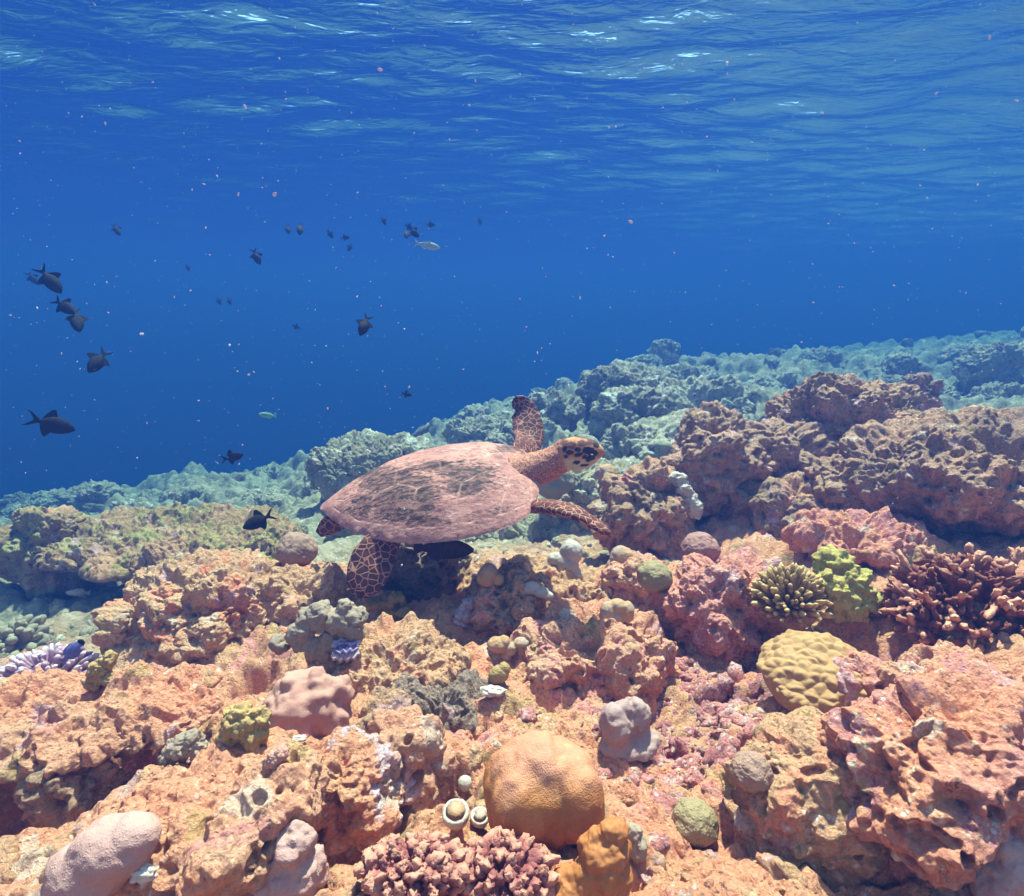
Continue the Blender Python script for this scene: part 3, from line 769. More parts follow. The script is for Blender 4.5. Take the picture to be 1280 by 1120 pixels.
# tan coral with worm-like ridges, seen from above
c, rx, ry, rz = fit(1016, 836, 62, 46, scene_depth(1010, 850), 0.9)
D, Fc = ico(7)
V = D * np.array([rx, ry * 1.1, rz * 0.62]); V *= (1 + 0.10 * fbm(D * 1.4 + 3, 2))[:, None]
wp = V / 0.0145 + np.stack([fbm(V / 0.03 + q * 4, 2) for q in range(3)], 1) * 0.5
f1, f2 = worley(wp * np.array([0.72, 1.0, 1.0]))
N = D / np.array([rx, ry, rz * .6]); N /= np.linalg.norm(N, axis=1)[:, None]
V = V + N * ((0.45 - f1) * 0.0095 * sstep(-0.3, 0.1, D[:, 2]))[:, None]
o = obj("maze_coral", mesh_np("maze_coral", V, Fc, CM['maze']), None, c - np.array([0, 0, 0.004])); o.rotation_euler = (rad(22), rad(-6), rad(-20))
tag(o, "round tan maze coral plate with wavy ridges", "coral")

# branching corals: many tapered fingers growing out of one base
def fingers(name, label, mat, px, py, hw, hh, d, n, r, seed, cat="coral", tipz=1.0, knob=0.0, spread=1.0, r1=0.8, split=0, lo=-0.15, tilt=(0, 0, 1), sides=12, inner=0.25, bend=0.9):
    rg = np.random.RandomState(seed)
    if d is None: d = scene_depth(px, py + hh * 0.4)
    c, rx, ry, rz = fit(px, py, hw, hh, d, 0.9)
    k = np.arange(n) + 0.5
    phi = np.arccos(1 - (1 - lo) * k / n); th = np.pi * (1 + 5 ** 0.5) * k
    D = np.c_[np.sin(phi) * np.cos(th), np.sin(phi) * np.sin(th), np.cos(phi)] + rg.normal(size=(n, 3)) * 0.10
    D /= np.linalg.norm(D, axis=1)[:, None]
    mb = MB(); R = np.array([rx, ry, rz])
    for q in D:
        tip = q * R * rg.uniform(0.82, 1.06); base = q * R * inner + np.array([0, 0, -0.25 * rz])
        mid = (tip + base) / 2 + rg.normal(size=3) * r * bend
        tt = np.linspace(0, 1, 14)[:, None]
        pts = (1 - tt) ** 2 * base + 2 * tt * (1 - tt) * mid + tt ** 2 * tip
        L = np.linalg.norm(tip - base)
        prof = (1.15 + (r1 - 1.15) * tt[:, 0]); e = np.clip((1 - tt[:, 0]) * L / (r * 1.1), 0, 1); prof = prof * np.sqrt(np.clip(1 - (1 - e) ** 2, 0.02, 1))
        rr = r * rg.uniform(0.8, 1.2)
        mb.loft(pts, rr * prof, rr * prof * rg.uniform(.8, 1.2), up=(0.3, 0.9, 0.2), n=sides)
        for _ in range(split):
            f = rg.uniform(0.45, 0.85); b0 = pts[int(f * 13)]; dv = q + rg.normal(size=3) * 0.7; dv /= np.linalg.norm(dv)
            ln = L * rg.uniform(0.2, 0.4); t2 = np.linspace(0, 1, 8)[:, None]
            e = np.clip((1 - t2[:, 0]) * ln / r, 0, 1)
            mb.loft(b0 + dv * ln * t2, rr * .85 * np.sqrt(np.clip(1 - (1 - e) ** 2, .02, 1)), rr * .85 * np.sqrt(np.clip(1 - (1 - e) ** 2, .02, 1)), up=(0.3, 0.9, 0.2), n=10)
    me = mb.mesh("branches", CM[mat]); V = verts_of(me); N = normals_of(me)
    if knob:
        f1, _ = worley(V / (r * 0.62)); V2 = V + N * ((0.45 - 1.2 * f1 * f1) * r * knob)[:, None]
    else: V2 = V + N * (fbm(V / r, 2) * r * 0.16)[:, None]
    rel = np.linalg.norm(V / R, axis=1); attr(me, "tip", sstep(1.0 - 0.28 * tipz, 1.0, rel))
    set_verts(me, V2)
    o = bpy.data.objects.new(name, None); C.objects.link(o); o.location = Vector(c.tolist())
    obj("branches", me, o)
    D2, F2 = ico(4); bm_ = mesh_np("base", D2 * R * np.array([.62, .62, .55]) * (1 + .15 * fbm(D2 * 2 + seed, 2))[:, None] - np.array([0, 0, .35 * rz]), F2, M['brown'])
    obj("base", bm_, o)
    return tag(o, label, cat)

fingers("finger_coral", "brown stubby finger coral with yellow tips left of the green coral", 'stub', 986, 748, 50, 44, 1.17, 210, 0.0054, 3, r1=0.7, lo=-0.2)
fingers("branching_coral", "big dark red branching coral with salmon tips at right edge", 'red', 1222, 762, 112, 76, 1.12, 110, 0.0070, 5, split=6, lo=-0.3, tipz=0.5, knob=0.9, bend=3.5, r1=0.95, sides=14)
fingers("finger_coral", "small salmon finger coral in front of the red branching coral", 'pinkf', 1140, 748, 26, 18, 1.15, 22, 0.0085, 6, lo=-0.1)
fingers("knobbly_coral", "pink knobbly coral tuft at the bottom in front of the big dome", 'knob', 630, 1092, 68, 48, None, 110, 0.0066, 7, knob=0.8, tipz=0.7, lo=-0.1, sides=18)
fingers("knobbly_coral", "low pink knobbly coral mat between the lilac block and the cups", 'knob', 520, 1088, 74, 42, None, 110, 0.0064, 8, knob=0.9, tipz=0.7, lo=-0.05, sides=18)
fingers("finger_coral", "lilac finger coral with pale tips beside the blue fish at left", 'lilacf', 60, 842, 60, 36, 1.36, 170, 0.0068, 9, lo=-0.1, tipz=0.9, inner=0.62)
fingers("finger_coral", "pale olive stubby coral patch at the left edge", 'farcoral', 20, 800, 44, 30, 1.85, 50, 0.014, 10, lo=-0.05)

# white sponge tube, open at its upper end
def lathe_along(pts, rads, n=28, wall=0.6):
    """an open cup or tube: outer skin up, inner skin down"""
    pts = np.asarray(pts, float); rads = np.asarray(rads, float)
    P2 = np.vstack([pts, pts[::-1][:max(2, int(len(pts) * .6))]]); m = len(P2) - len(pts)
    R2 = np.r_[rads, rads[::-1][:m] * wall]
    mb = MB(); mb.loft(P2 + np.linspace(0, 1e-5, len(P2))[:, None], R2, R2, up=(0.2, 1, 0.1), n=n)
    return mb
dS = 1.92
blobs("sponge_tube", "white sponge tube leaning against the tan pitted boulder", "sponge", 'sponge', [(847, 598, (10, 8)), (851, 606, (9, 9)), (855, 615, (11, 10)), (860, 624, (12, 11)), (864, 633, (13, 12)), (867, 640, (11, 8)), (856, 612, (9, 7), .02), (841, 596, 5)], dS, noise=0.09, rough=0.08)

def cup(label, px, py, r, closed=False):
    d = scene_depth(px, py + r * 0.5) - 0.012; c = P(px, py, d); w = r * d / F
    if closed:
        pts = np.array([[0, 0, z] for z in (-1.2, -.8, -.4, 0, .4, .75, .95, 1.0)]) * w; rads = np.array([.6, .7, .9, 1.0, .93, .65, .3, .05]) * w
    else:
        pts = np.array([[0, 0, z] for z in (-1.4, -.9, -.5, -.1, .2, .42, .48, .44, .30, .15, .05)]) * w; rads = np.array([.45, .6, .85, 1.0, 1.02, .95, .82, .70, .52, .34, .02]) * w
    mb = MB(); mb.loft(pts, rads, rads, up=(0, 1, 0), n=30)
    me = mb.mesh("sponge_cup", CM['sponge']); V = verts_of(me); set_verts(me, V * (1 + 0.05 * fbm(V / w * 1.5 + px, 2))[:, None])
    o = obj("sponge_cup", me, None, c); o.rotation_euler = (rad(14), 0, 0)
    if not closed:
        mb = MB(); q = np.array([[0, 0, z] for z in (.50, .47, .36, .2, .1)]) * w; rq = np.array([.74, .66, .5, .3, .04]) * w
        mb.loft(q, rq, rq, up=(0, 1, 0), n=30); mi = mb.mesh("opening", CM['greyor']); V = verts_of(mi)
        set_verts(mi, V * (1 + 0.06 * fbm(V / w * 3 + px, 2))[:, None]); obj("opening", mi, o)
    tag(o, label, "sponge")
cup("white cup sponge with a round opening left of the big dome", 570, 1018, 17)
cup("small closed white sponge ball above the cup sponge", 581, 979, 9, True)
cup("small white cup sponge tight against the big dome", 600, 1022, 12)

# small giant clam with a wavy blue mantle
dC = scene_depth(432, 815) - 0.03; o0 = P(432, 811, dC); k = dC / F
root = bpy.data.objects.new("giant_clam", None); C.objects.link(root); root.location = Vector(o0.tolist())
tc = NT("clam_mantle"); pc = tc.pos()
cm = tc.mix(tc.step(tc.noise(pc, 160, 4, 0.6), 0.4, 0.6), (0.07, 0.05, 0.13), (0.26, 0.20, 0.36)); tc.done(cm, None, 0.4)
xs = np.linspace(-1, 1, 90)
for sgn in (-1, 1):
    env = np.sqrt(np.clip(1 - xs ** 2, 0, 1))
    wv = np.sin(xs * 13) * 0.16 * env
    rows = []
    for q, (off, zz) in enumerate(((0.05, 0.1), (0.25, 0.45), (0.5, 0.62), (0.72, 0.5), (0.8, 0.3), (0.7, 0.1), (0.4, -0.1))):
        rows.append(np.c_[xs * 17 * k * (1 if q < 3 else .98), sgn * (off * env + wv) * 11 * k, (zz * env + 0.1) * 9 * k])
    V = np.stack(rows, 0).reshape(-1, 3)
    obj("mantle", mesh_np("mantle", V, grid_faces(7, 90), tc.m), root)
    D, Fc = ico(4); V = D * np.array([18, 7.5, 9]) * k; V[:, 1] += sgn * 7 * k; V[:, 2] -= 2 * k
    V[:, 1] *= 1 + 0.14 * np.sin(V[:, 0] / k * 0.75); V[:, 2] = np.minimum(V[:, 2], 1.5 * k)
    obj("shell_valve", mesh_np("shell_valve", V, Fc, CM['lilacc']), root)
root.rotation_euler = (rad(35), 0, rad(10))
tag(root, "small clam with a wavy blue violet mantle set in tan rock", "clam")

# white fragments
def flake(label, px, py, rx, ry):
    d = scene_depth(px, py + ry) - 0.006; D, Fc = ico(4)
    V = D * np.array([rx, rx * .6, ry]) * d / F * (1 + 0.35 * fbm(D * 1.8 + px, 2))[:, None]
    tag(obj("shell_fragment", mesh_np("shell_fragment", V, Fc, CM['sponge']), None, P(px, py, d)), label, "shell fragment")
flake("white shell fragment between the dark grey rock and the large salmon block", 616, 864, 15, 5)
flake("white fragment lying at the bottom left by the pale pink sheet", 178, 1092, 16, 10)
flake("small white chip above the broad pink coral's lower edge", 374, 923, 9, 3)

# ------------------------------------------------------------------ the hawksbill turtle
DT = 1.45
TM = Matrix.Translation(Vector(P(537, 615, DT).tolist())) @ Matrix.Rotation(rad(0), 4, 'Z') @ Matrix.Rotation(rad(-8), 4, 'Y') @ Matrix.Rotation(rad(16), 4, 'X')
TI = np.array(TM.inverted())
def L(px, py, dd=0.0):
    """a spot of the photograph, dd metres further than the turtle's middle, in the turtle's own axes"""
    return (TI @ np.r_[P(px, py, DT + dd), 1.0])[:3]
def Lz(px, py, z):
    """like L, but at the depth where the spot lies z above the shell's rim plane"""
    a, b = L(px, py, -.3), L(px, py, .3)
    return a + (b - a) * ((z - a[2]) / (b[2] - a[2]))
turtle = bpy.data.objects.new("sea_turtle", None); C.objects.link(turtle); turtle.matrix_world = TM
tag(turtle, "sea turtle with a pink brown blotched shell swimming above the reef", "turtle")

SL, SW, SH = 0.560, 0.208, 0.080
def outline(t):
    """half width of the shell, t from the front (0) to the tail (1)"""
    return SW * np.interp(t, [0, .015, .05, .10, .18, .28, .40, .52, .64, .75, .84, .91, .96, .985, 1.0],
                          [.0, .42, .66, .80, .91, .975, 1.0, .965, .87, .715, .525, .34, .18, .10, .03])
def smooth_outline(t):
    h = 0.012
    return (outline(t) + outline(np.clip(t - h, 0, 1)) + outline(np.clip(t + h, 0, 1)) + outline(np.clip(t - 2 * h, 0, 1)) + outline(np.clip(t + 2 * h, 0, 1))) / 5 * np.clip(t / 0.004, 0, 1) ** .5 * np.clip((1 - t) / 0.004, 0, 1) ** .5
nt, ns = 300, 260
tg = (1 - np.cos(np.linspace(0, np.pi, nt))) / 2 * 0.6 + np.linspace(0, 1, nt) * 0.4
sg = np.linspace(-1, 1, ns)
Tg, Sg = np.meshgrid(tg, sg, indexing='ij')
W = smooth_outline(tg)[:, None]
serr = 1 + 0.025 * sstep(0.55, 0.8, Tg) * sstep(.9, 1.0, np.abs(Sg)) * np.sin(Tg * 2 * np.pi * 13)
X = SL * (0.5 - Tg); Y = Sg * W * serr
prof = np.interp(Tg, [0, .04, .12, .25, .4, .55, .7, .85, .95, 1], [0.02, .28, .62, .92, 1.0, .95, .80, .50, .2, .02])
Z = SH * prof * np.clip(1 - np.abs(Sg) ** 2.1, 0, 1) ** 0.80
Z += 0.004 * np.exp(-(Sg / 0.06) ** 2) * prof          # low keel
# seams between the scutes
edge = np.minimum((1 - np.abs(Sg)) * W, np.minimum(Tg, 1 - Tg) * SL)
marg = 0.027 + 0.0012 * np.sin(Tg * 78)
vt = np.array([0.055, .22, .41, .61, .79, .93])
vh = np.interp(Tg, [.055, .13, .22, .32, .41, .51, .61, .70, .79, .86, .93], [.10, .34, .22, .40, .26, .40, .26, .40, .26, .36, .18])
def near_line(d, w): return np.exp(-(d / w) ** 2)
inside = (edge > marg)
seam = near_line(edge - marg, 0.0025)
side = near_line((np.abs(Sg) - vh) * W, 0.0025) * inside
seam = np.maximum(seam, side)
for v in vt: seam = np.maximum(seam, near_line((Tg - v - 0.012 * np.cos(Sg * 9)) * SL, 0.0025) * (np.abs(Sg) < vh) * inside)
for v in (.13, .32, .51, .70): seam = np.maximum(seam, near_line((Tg - v - 0.10 * (np.abs(Sg) - .35)) * SL, 0.0025) * (np.abs(Sg) >= vh) * inside)
seam = np.maximum(seam, near_line(((Tg * 12.5) % 1 - 0.5) * SL / 12.5, 0.0018) * (~inside) * 0.45)
seam = seam * np.clip(0.45 + 1.1 * fbm(np.c_[X.ravel(), Y.ravel(), 0 * X.ravel()] / 0.035, 3).reshape(X.shape), 0.05, 1)
Z -= 0.0018 * seam
bt = np.c_[X.ravel(), Y.ravel(), Z.ravel()]
nz = fbm(bt / 0.05, 4); bt[:, 2] += nz * 0.0022 * np.clip(prof.ravel(), 0, 1)
def on_shell(px, py):
    w = bt @ R4_[:3, :3].T + R4_[:3, 3]; dp = w @ AX_F
    e = np.hypot(640 + F * (w @ AX_R) / dp - px, 560 - F * (w @ AX_U) / dp - py) + (dp - DT) * 30
    return bt[np.argmin(e)]
R4_ = np.array(TM)
# turned-in underside of the rim
rows = [bt.reshape(nt, ns, 3)]
Zb = -0.012 * np.clip(W / SW * 2, 0, 1) * np.clip(1 - np.abs(Sg) ** 8, 0, 1) * np.ones_like(Tg) - 0.0005
bb = np.c_[X.ravel(), (Y * 0.995).ravel(), Zb.ravel()]
top_f = grid_faces(nt, ns); bot_f = grid_faces(nt, ns)[:, ::-1] + nt * ns
ring = np.r_[np.arange(nt) * ns, (nt - 1) * ns + np.arange(1, ns), (np.arange(nt - 1)[::-1]) * ns + ns - 1, np.arange(1, ns - 1)[::-1]]
r2 = np.roll(ring, -1)
side_f = np.stack([ring, r2, r2 + nt * ns, ring + nt * ns], 1)[:, ::-1]
me = mesh_np("carapace", np.vstack([bt, bb]), [top_f[:, ::-1], bot_f[:, ::-1], side_f[:, ::-1]])
if len(me.vertices) == 2 * nt * ns:
    w_ = bt @ R4_[:3, :3].T + R4_[:3, 3]; dp_ = w_ @ AX_F
    qx = 640 + F * (w_ @ AX_R) / dp_; qy = 560 - F * (w_ @ AX_U) / dp_
    field = 0 * qx
    for a_, b_, ra_, rb_, am in ((487, 606, 46, 24, 1.0), (520, 622, 24, 22, .9), (592, 594, 34, 20, 1.0), (580, 610, 20, 10, .8), (500, 645, 40, 11, .75), (455, 628, 24, 9, .7), (545, 582, 26, 8, .7), (640, 560, 26, 7, .8), (655, 574, 6, 14, .7), (470, 590, 26, 8, .6), (620, 640, 30, 8, .45), (440, 640, 22, 6, .5), (570, 655, 40, 7, .45)):
        field = field + am * np.exp(-((qx - a_) / ra_) ** 2 - ((qy - b_) / rb_) ** 2)
    rot = np.c_[bt[:, 0] * .5 + bt[:, 1] * .2, bt[:, 1] * 1.2, bt[:, 2]]
    field = np.minimum(field, 1.1) + 0.28 * fbm(rot / 0.022, 5, 0.65) + 0.34 * fbm(rot / 0.006, 3, 0.7)
    attr(me, "blot", np.r_[sstep(0.36, 0.62, field), np.zeros(nt * ns)])
    attr(me, "seam", np.r_[seam.ravel(), np.zeros(nt * ns)]); attr(me, "rim", np.r_[sstep(0.04, 0.015, edge).ravel(), np.ones(nt * ns)])
t = NT("turtle_shell"); p = t.pos(True)
mp = t.n("ShaderNodeMapping"); mp.inputs["Scale"].default_value = (0.55, 1.3, 1.0); mp.inputs["Rotation"].default_value = (0, 0, rad(18)); t.l(p, mp.inputs["Vector"])
ps = mp.outputs[0]
base = t.mix(t.step(t.noise(p, 9, 6, 0.62), 0.36, 0.64), (0.52, 0.225, 0.175), (0.36, 0.145, 0.12))
base = t.mix(t.step(t.noise(ps, 150, 5, 0.75, 0.8, 8.0), 0.5, 0.6), base, (0.26, 0.10, 0.085))
base = t.mix(t.step(t.noise(ps, 55, 6, 0.7, 0.5, 2.0), 0.52, 0.66), base, (0.54, 0.29, 0.245))
at = t.n("ShaderNodeAttribute"); at.attribute_name = "rim"
# dark blotches: broad in the middle of the back, broken into streaks and specks
brk = t.step(t.noise(ps, 70, 8, 0.75, 0.6, 1.0), 0.44, 0.56)
speck = t.math('MULTIPLY', t.step(t.noise(ps, 95, 8, 0.8, 1.0, 5.0), 0.51, 0.58), t.math('MULTIPLY_ADD', t.step(t.noise(p, 18, 4), 0.4, 0.6), 0.45, 0.3))
a3 = t.n("ShaderNodeAttribute"); a3.attribute_name = "blot"
dk = t.math('MAXIMUM', t.math('MULTIPLY', a3.outputs["Fac"], t.math('MULTIPLY_ADD', brk, 0.42, 0.58)), speck)
dk = t.math('MULTIPLY', dk, t.math('SUBTRACT', 1.0, t.math('MULTIPLY', at.outputs["Fac"], 0.7)))
col = t.mix(dk, base, (0.036, 0.018, 0.015))
a2 = t.n("ShaderNodeAttribute"); a2.attribute_name = "seam"
col = t.mix(t.math('MULTIPLY', a2.outputs["Fac"], t.math('MULTIPLY', t.step(t.noise(p, 20, 4), 0.3, 0.55), 0.75)), col, (0.56, 0.29, 0.22))
h = t.math('ADD', t.noise(ps, 90, 8, 0.7, 0.4), t.math('MULTIPLY', t.noise(ps, 30, 3), 0.8))
t.done(col, t.bump(h, 0.004, 0.7), 0.7); t.b.inputs["Specular IOR Level"].default_value = 0.15
me.materials.append(t.m)
obj("carapace", me, turtle)

# plastron
n1, n2 = 120, 60
tt = np.linspace(0.02, 0.97, n1); ss = np.linspace(-1, 1, n2)
Tp, Sp = np.meshgrid(tt, ss, indexing='ij'); Wp = smooth_outline(tt)[:, None] * 0.93
Zp = -0.006 - 0.052 * np.interp(Tp, [0, .1, .3, .6, .85, 1], [.3, .8, 1, 1, .7, .1]) * np.clip(1 - np.abs(Sp) ** 2.6, 0, 1)
V = np.c_[(SL * (0.5 - Tp)).ravel(), (Sp * Wp).ravel(), Zp.ravel()]
mp_ = coral_mat("turtle_plastron", (0.62, 0.40, 0.20), (0.56, 0.34, 0.17), 60, 0.001, 14, 0.6)
obj("plastron", mesh_np("plastron", V, grid_faces(n1, n2), mp_), turtle)

# soft body: neck, head, limbs and tail grown into one skin
mb = MB()
mb.ball((0.02, 0, -0.012), (0.235, 0.165, 0.034), 5)
def curve(pts, n=26):
    """smooth curve through points (Catmull-Rom)"""
    p = np.asarray(pts, float); p = np.vstack([2 * p[0] - p[1], p, 2 * p[-1] - p[-2]])
    out = []; m = len(p) - 3
    for u in np.linspace(0, m - 1e-6, n):
        i = int(u); f = u - i; a, b, c_, d_ = p[i:i + 4]
        out.append(0.5 * (2 * b + (c_ - a) * f + (2 * a - 5 * b + 4 * c_ - d_) * f ** 2 + (3 * b - a - 3 * c_ + d_) * f ** 3))
    return np.array(out)
def prof_(vals, n=26): return np.interp(np.linspace(0, 1, n), np.linspace(0, 1, len(vals)), vals)
hd = -0.03                                    # the head is turned a little towards the camera
# neck
nk = curve([L(610, 600, 0), L(650, 592, 0), L(680, 583, -.005), L(700, 573, -.015), L(712, 568, -.02)])
mb.loft(nk, prof_([.056, .051, .042, .036, .034]), prof_([.042, .046, .042, .038, .037]), n=28)
# head: skull, cheeks, beak
hx = curve([L(697, 573, -.014), L(706, 568, -.018), L(718, 565.5, -.02), L(730, 564.5, -.024), L(740, 565, -.027), L(747, 566, -.029), L(752, 567.5, -.03), L(754.5, 569, -.031)], 40)
mb.loft(hx, prof_([.024, .034, .036, .033, .027, .020, .012, .003], 40), prof_([.028, .0405, .041, .037, .031, .023, .014, .004], 40), n=32)
jw = curve([L(705, 574, -.018), L(718, 577, -.02), L(732, 575.5, -.024), L(742, 573, -.027), L(748, 571.5, -.029)], 24)
mb.loft(jw, prof_([.02, .027, .023, .016, .006], 24), prof_([.018, .022, .018, .012, .005], 24), n=24)
def flipper(pts, chord, thick, up):
    c_ = curve(pts, 34); mb.loft(c_, prof_(chord, 34), prof_(thick, 34), up=up, n=26)
view = np.array(TM.to_3x3().inverted() @ Vector((0, 1, 0)))       # away from the camera, in turtle axes
# far front flipper, raised: its broad side faces the camera
flipper([Lz(632, 592, -.02), Lz(652, 572, -.012), L(660, 548, .235), L(659, 528, .275), L(654, 513, .30), L(647, 506, .31), L(640, 507, .31)],
        [.030, .042, .047, .046, .042, .033, .010], [.020, .015, .011, .008, .006, .005, .004], view)
# near front flipper, reaching forwards and down, seen almost edge-on
flipper([Lz(630, 630, -.022), Lz(662, 632, -.030), L(692, 634, -.17), L(718, 641, -.23), L(742, 654, -.25), L(757, 664, -.26), L(763, 668, -.262)],
        [.024, .026, .032, .036, .036, .028, .010], [.026, .019, .0155, .013, .011, .009, .004], view * 0.55 + np.array([0, 0, .9]))
# near rear flipper, hanging down like a paddle
flipper([L(492, 660, -.08), L(478, 680, -.12), L(466, 700, -.145), L(459, 718, -.16), L(453, 735, -.17), L(449, 748, -.175)],
        [.030, .042, .050, .048, .038, .010], [.022, .014, .010, .008, .006, .004], view)
# far rear flipper trailing behind the tail end
flipper([L(438, 642, .06), L(424, 650, .08), L(410, 658, .09), L(398, 668, .095)], [.026, .028, .027, .012], [.016, .010, .007, .004], view)
# tail
mb.loft(curve([L(440, 640, 0), L(424, 645, 0), L(412, 648, 0)]), prof_([.03, .02, .006]), prof_([.02, .014, .005]), n=20)
me = voxel(mb.mesh("body"), 0.0026, 3)
V = verts_of(me); N = normals_of(me)
hx0 = L(706, 568, -.018); ax = L(750, 567, -.03) - hx0; ax /= np.linalg.norm(ax)
u = (V - hx0) @ ax
side = np.linalg.norm(V - hx0 - u[:, None] * ax, axis=1)
head_w = sstep(-0.010, 0.006, u + 0.25 * (V[:, 2] - hx0[2])) * (side < 0.09) * (u < 0.14)
x0 = L(655, 592)[0]
neck_w = ((V[:, 0] > x0 - .03) & (side < 0.12)) * sstep(0.066, 0.054, np.abs(V[:, 1]))
V = V + N * (neck_w * (1 - head_w) * (fbm(V / np.array([0.010, 0.02, 0.02]), 3) * 0.0022))[:, None]
# dark head scales, laid out on the near side and mirrored
cyl = V.copy(); yc = hx0[1] + u * ax[1] / max(ax[0], .1) * 1.0
far_side = cyl[:, 1] > yc; cyl[:, 1] = np.where(far_side, 2 * yc - cyl[:, 1], cyl[:, 1])
R4 = np.array(TM); Wp_ = cyl @ R4[:3, :3].T + R4[:3, 3]
dep = Wp_ @ AX_F; sx_ = 640 + F * (Wp_ @ AX_R) / dep; sy_ = 560 - F * (Wp_ @ AX_U) / dep
spots = [(705.7,560.9,3.1,4.2,0),(712,565.5,4.6,2.9,0),(707,570.6,3.0,2.2,0),(721.8,562,4.0,2.7,0),(723.2,568.2,5.2,2.6,-.4),(720.9,577.9,4.2,2.3,-.2),
 (730.7,571.3,3.0,2.5,-.5),(736.4,574,4.0,3.2,-.2),(735.5,563.4,7.2,4.6,.15),(743,566,3.4,3.8,0),(746.8,566.8,1.7,1.7,0),(745,556.6,4.0,3.0,.4),(730.7,581.6,5.2,1.6,-.1)]
wob = fbm(V / 0.006, 2) * 0.25
dark = np.zeros(len(V)); top = np.zeros(len(V))
for (a, b, ra, rb, an) in spots:
    ca, sa = math.cos(an), math.sin(an); dx = sx_ - a; dy = sy_ - b
    e = np.hypot((dx * ca + dy * sa) / ra, (-dx * sa + dy * ca) / rb) + wob
    dark = np.maximum(dark, sstep(1.22, 0.98, e))
for (a, b, ra, rb) in [(714, 556.5, 6.0, 4.2), (728, 554, 6, 3.4), (704, 553.5, 6.0, 3), (738, 553.5, 4.5, 3)]:
    e = np.hypot((sx_ - a) / ra, (sy_ - b) / rb) + wob; top = np.maximum(top, sstep(1.3, 1.05, e))
attr(me, "head", head_w); attr(me, "neck", neck_w); attr(me, "spot", dark * head_w); attr(me, "crest", top * head_w)
low = sstep(570, 577, sy_) * head_w; attr(me, "throat", low)
set_verts(me, V)
t = NT("turtle_skin"); p = t.pos(True)
def A(nm):
    q = t.n("ShaderNodeAttribute"); q.attribute_name = nm; return q.outputs["Fac"]
wv = t.n("ShaderNodeVectorMath"); wv.operation = 'ADD'; t.l(p, wv.inputs[0])
nn = t.n("ShaderNodeTexNoise"); nn.inputs["Scale"].default_value = 30; t.l(p, nn.inputs["Vector"])
sc = t.n("ShaderNodeVectorMath"); sc.operation = 'SCALE'; sc.inputs["Scale"].default_value = 0.006; t.l(nn.outputs["Color"], sc.inputs[0]); t.l(sc.outputs[0], wv.inputs[1])
vo = t.voro(wv.outputs[0], 58, 'DISTANCE_TO_EDGE', 0.95)
line = t.step(vo.outputs["Distance"], 0.062, 0.025)
cellc = t.voro(wv.outputs[0], 46, 'F1', 0.9)
cellcol = t.mix(t.step(t.noise(p, 40, 4), 0.4, 0.65), (0.055, 0.017, 0.014), (0.11, 0.033, 0.025))
flip = t.mix(line, cellcol, (0.42, 0.175, 0.115))
skin = t.mix(t.step(t.noise(p, 130, 6, 0.7), 0.40, 0.60), (0.40, 0.125, 0.072), (0.15, 0.045, 0.03))
vs = t.voro(p, 210, 'DISTANCE_TO_EDGE'); skin = t.mix(t.step(vs.outputs["Distance"], 0.12, 0.03), skin, (0.50, 0.24, 0.16))
col = t.mix(A("neck"), flip, skin)
hc = t.mix(t.step(t.noise(p, 60, 4), 0.35, 0.65), (0.48, 0.225, 0.10), (0.40, 0.165, 0.075))
hc = t.mix(A("throat"), hc, (0.50, 0.36, 0.21))
hc = t.mix(A("crest"), hc, (0.13, 0.045, 0.034))
hc = t.mix(A("spot"), hc, (0.035, 0.02, 0.022))
col = t.mix(A("head"), col, hc)
hh_ = t.math('ADD', t.math('MULTIPLY', line, -0.6), t.math('MULTIPLY', t.noise(p, 120, 6, 0.65), 0.8))
t.done(col, t.bump(hh_, 0.0016, 0.8), 0.7); t.b.inputs["Specular IOR Level"].default_value = 0.12
me.materials.append(t.m)
obj("body", me, turtle)
te = NT("dark_eye"); te.done((0.012, 0.010, 0.010), None, 0.35); te.b.inputs["Specular IOR Level"].default_value = 0.3
eye = L(737, 563.0, -.024)
for sgn in (-1, 1):
    mbE = MB(); yc0 = hx0[1] + ((eye - hx0) @ ax) * ax[1]
    mbE.ball((eye[0], yc0 + sgn * 0.0265, eye[2]), (.0095, .0065, .0085), 4)
    obj("eye", mbE.mesh("eye", te.m), turtle)

# ------------------------------------------------------------------ fish
def fish_mat(name, a, b, rough=0.5):
    t = NT(name); p = t.pos(True)
    col = t.mix(t.step(t.noise(p, 9, 4, 0.6), 0.4, 0.62), a, b)
    t.b.inputs["Specular IOR Level"].default_value = 0.06
    return t.done(col, t.bump(t.voro(p, 60).outputs["Distance"], 0.006, 0.35), rough)
FM = {'black': fish_mat("black_fish_skin", (0.008, 0.006, 0.009), (0.014, 0.010, 0.013)), 'silver': fish_mat("silver_fish_skin", (0.55, 0.52, 0.42), (0.48, 0.44, 0.34)),
      'blue': fish_mat("blue_fish_skin", (0.11, 0.11, 0.30), (0.15, 0.14, 0.34)), 'grey': fish_mat("grey_fish_skin", (0.16, 0.15, 0.17), (0.22, 0.2, 0.2)),
      'pale': fish_mat("pale_fish_skin", (0.6, 0.5, 0.44), (0.5, 0.42, 0.4)), 'green': fish_mat("green_fish_skin", (0.30, 0.42, 0.22), (0.36, 0.45, 0.25)),
      'white': fish_mat("white_fin_skin", (0.75, 0.68, 0.6), (0.7, 0.62, 0.55)), 'remora': fish_mat("dark_red_fish_skin", (0.045, 0.016, 0.014), (0.075, 0.024, 0.02)),
      'yellowfin': fish_mat("yellow_fin_skin", (0.6, 0.4, 0.06), (0.5, 0.34, 0.06))}
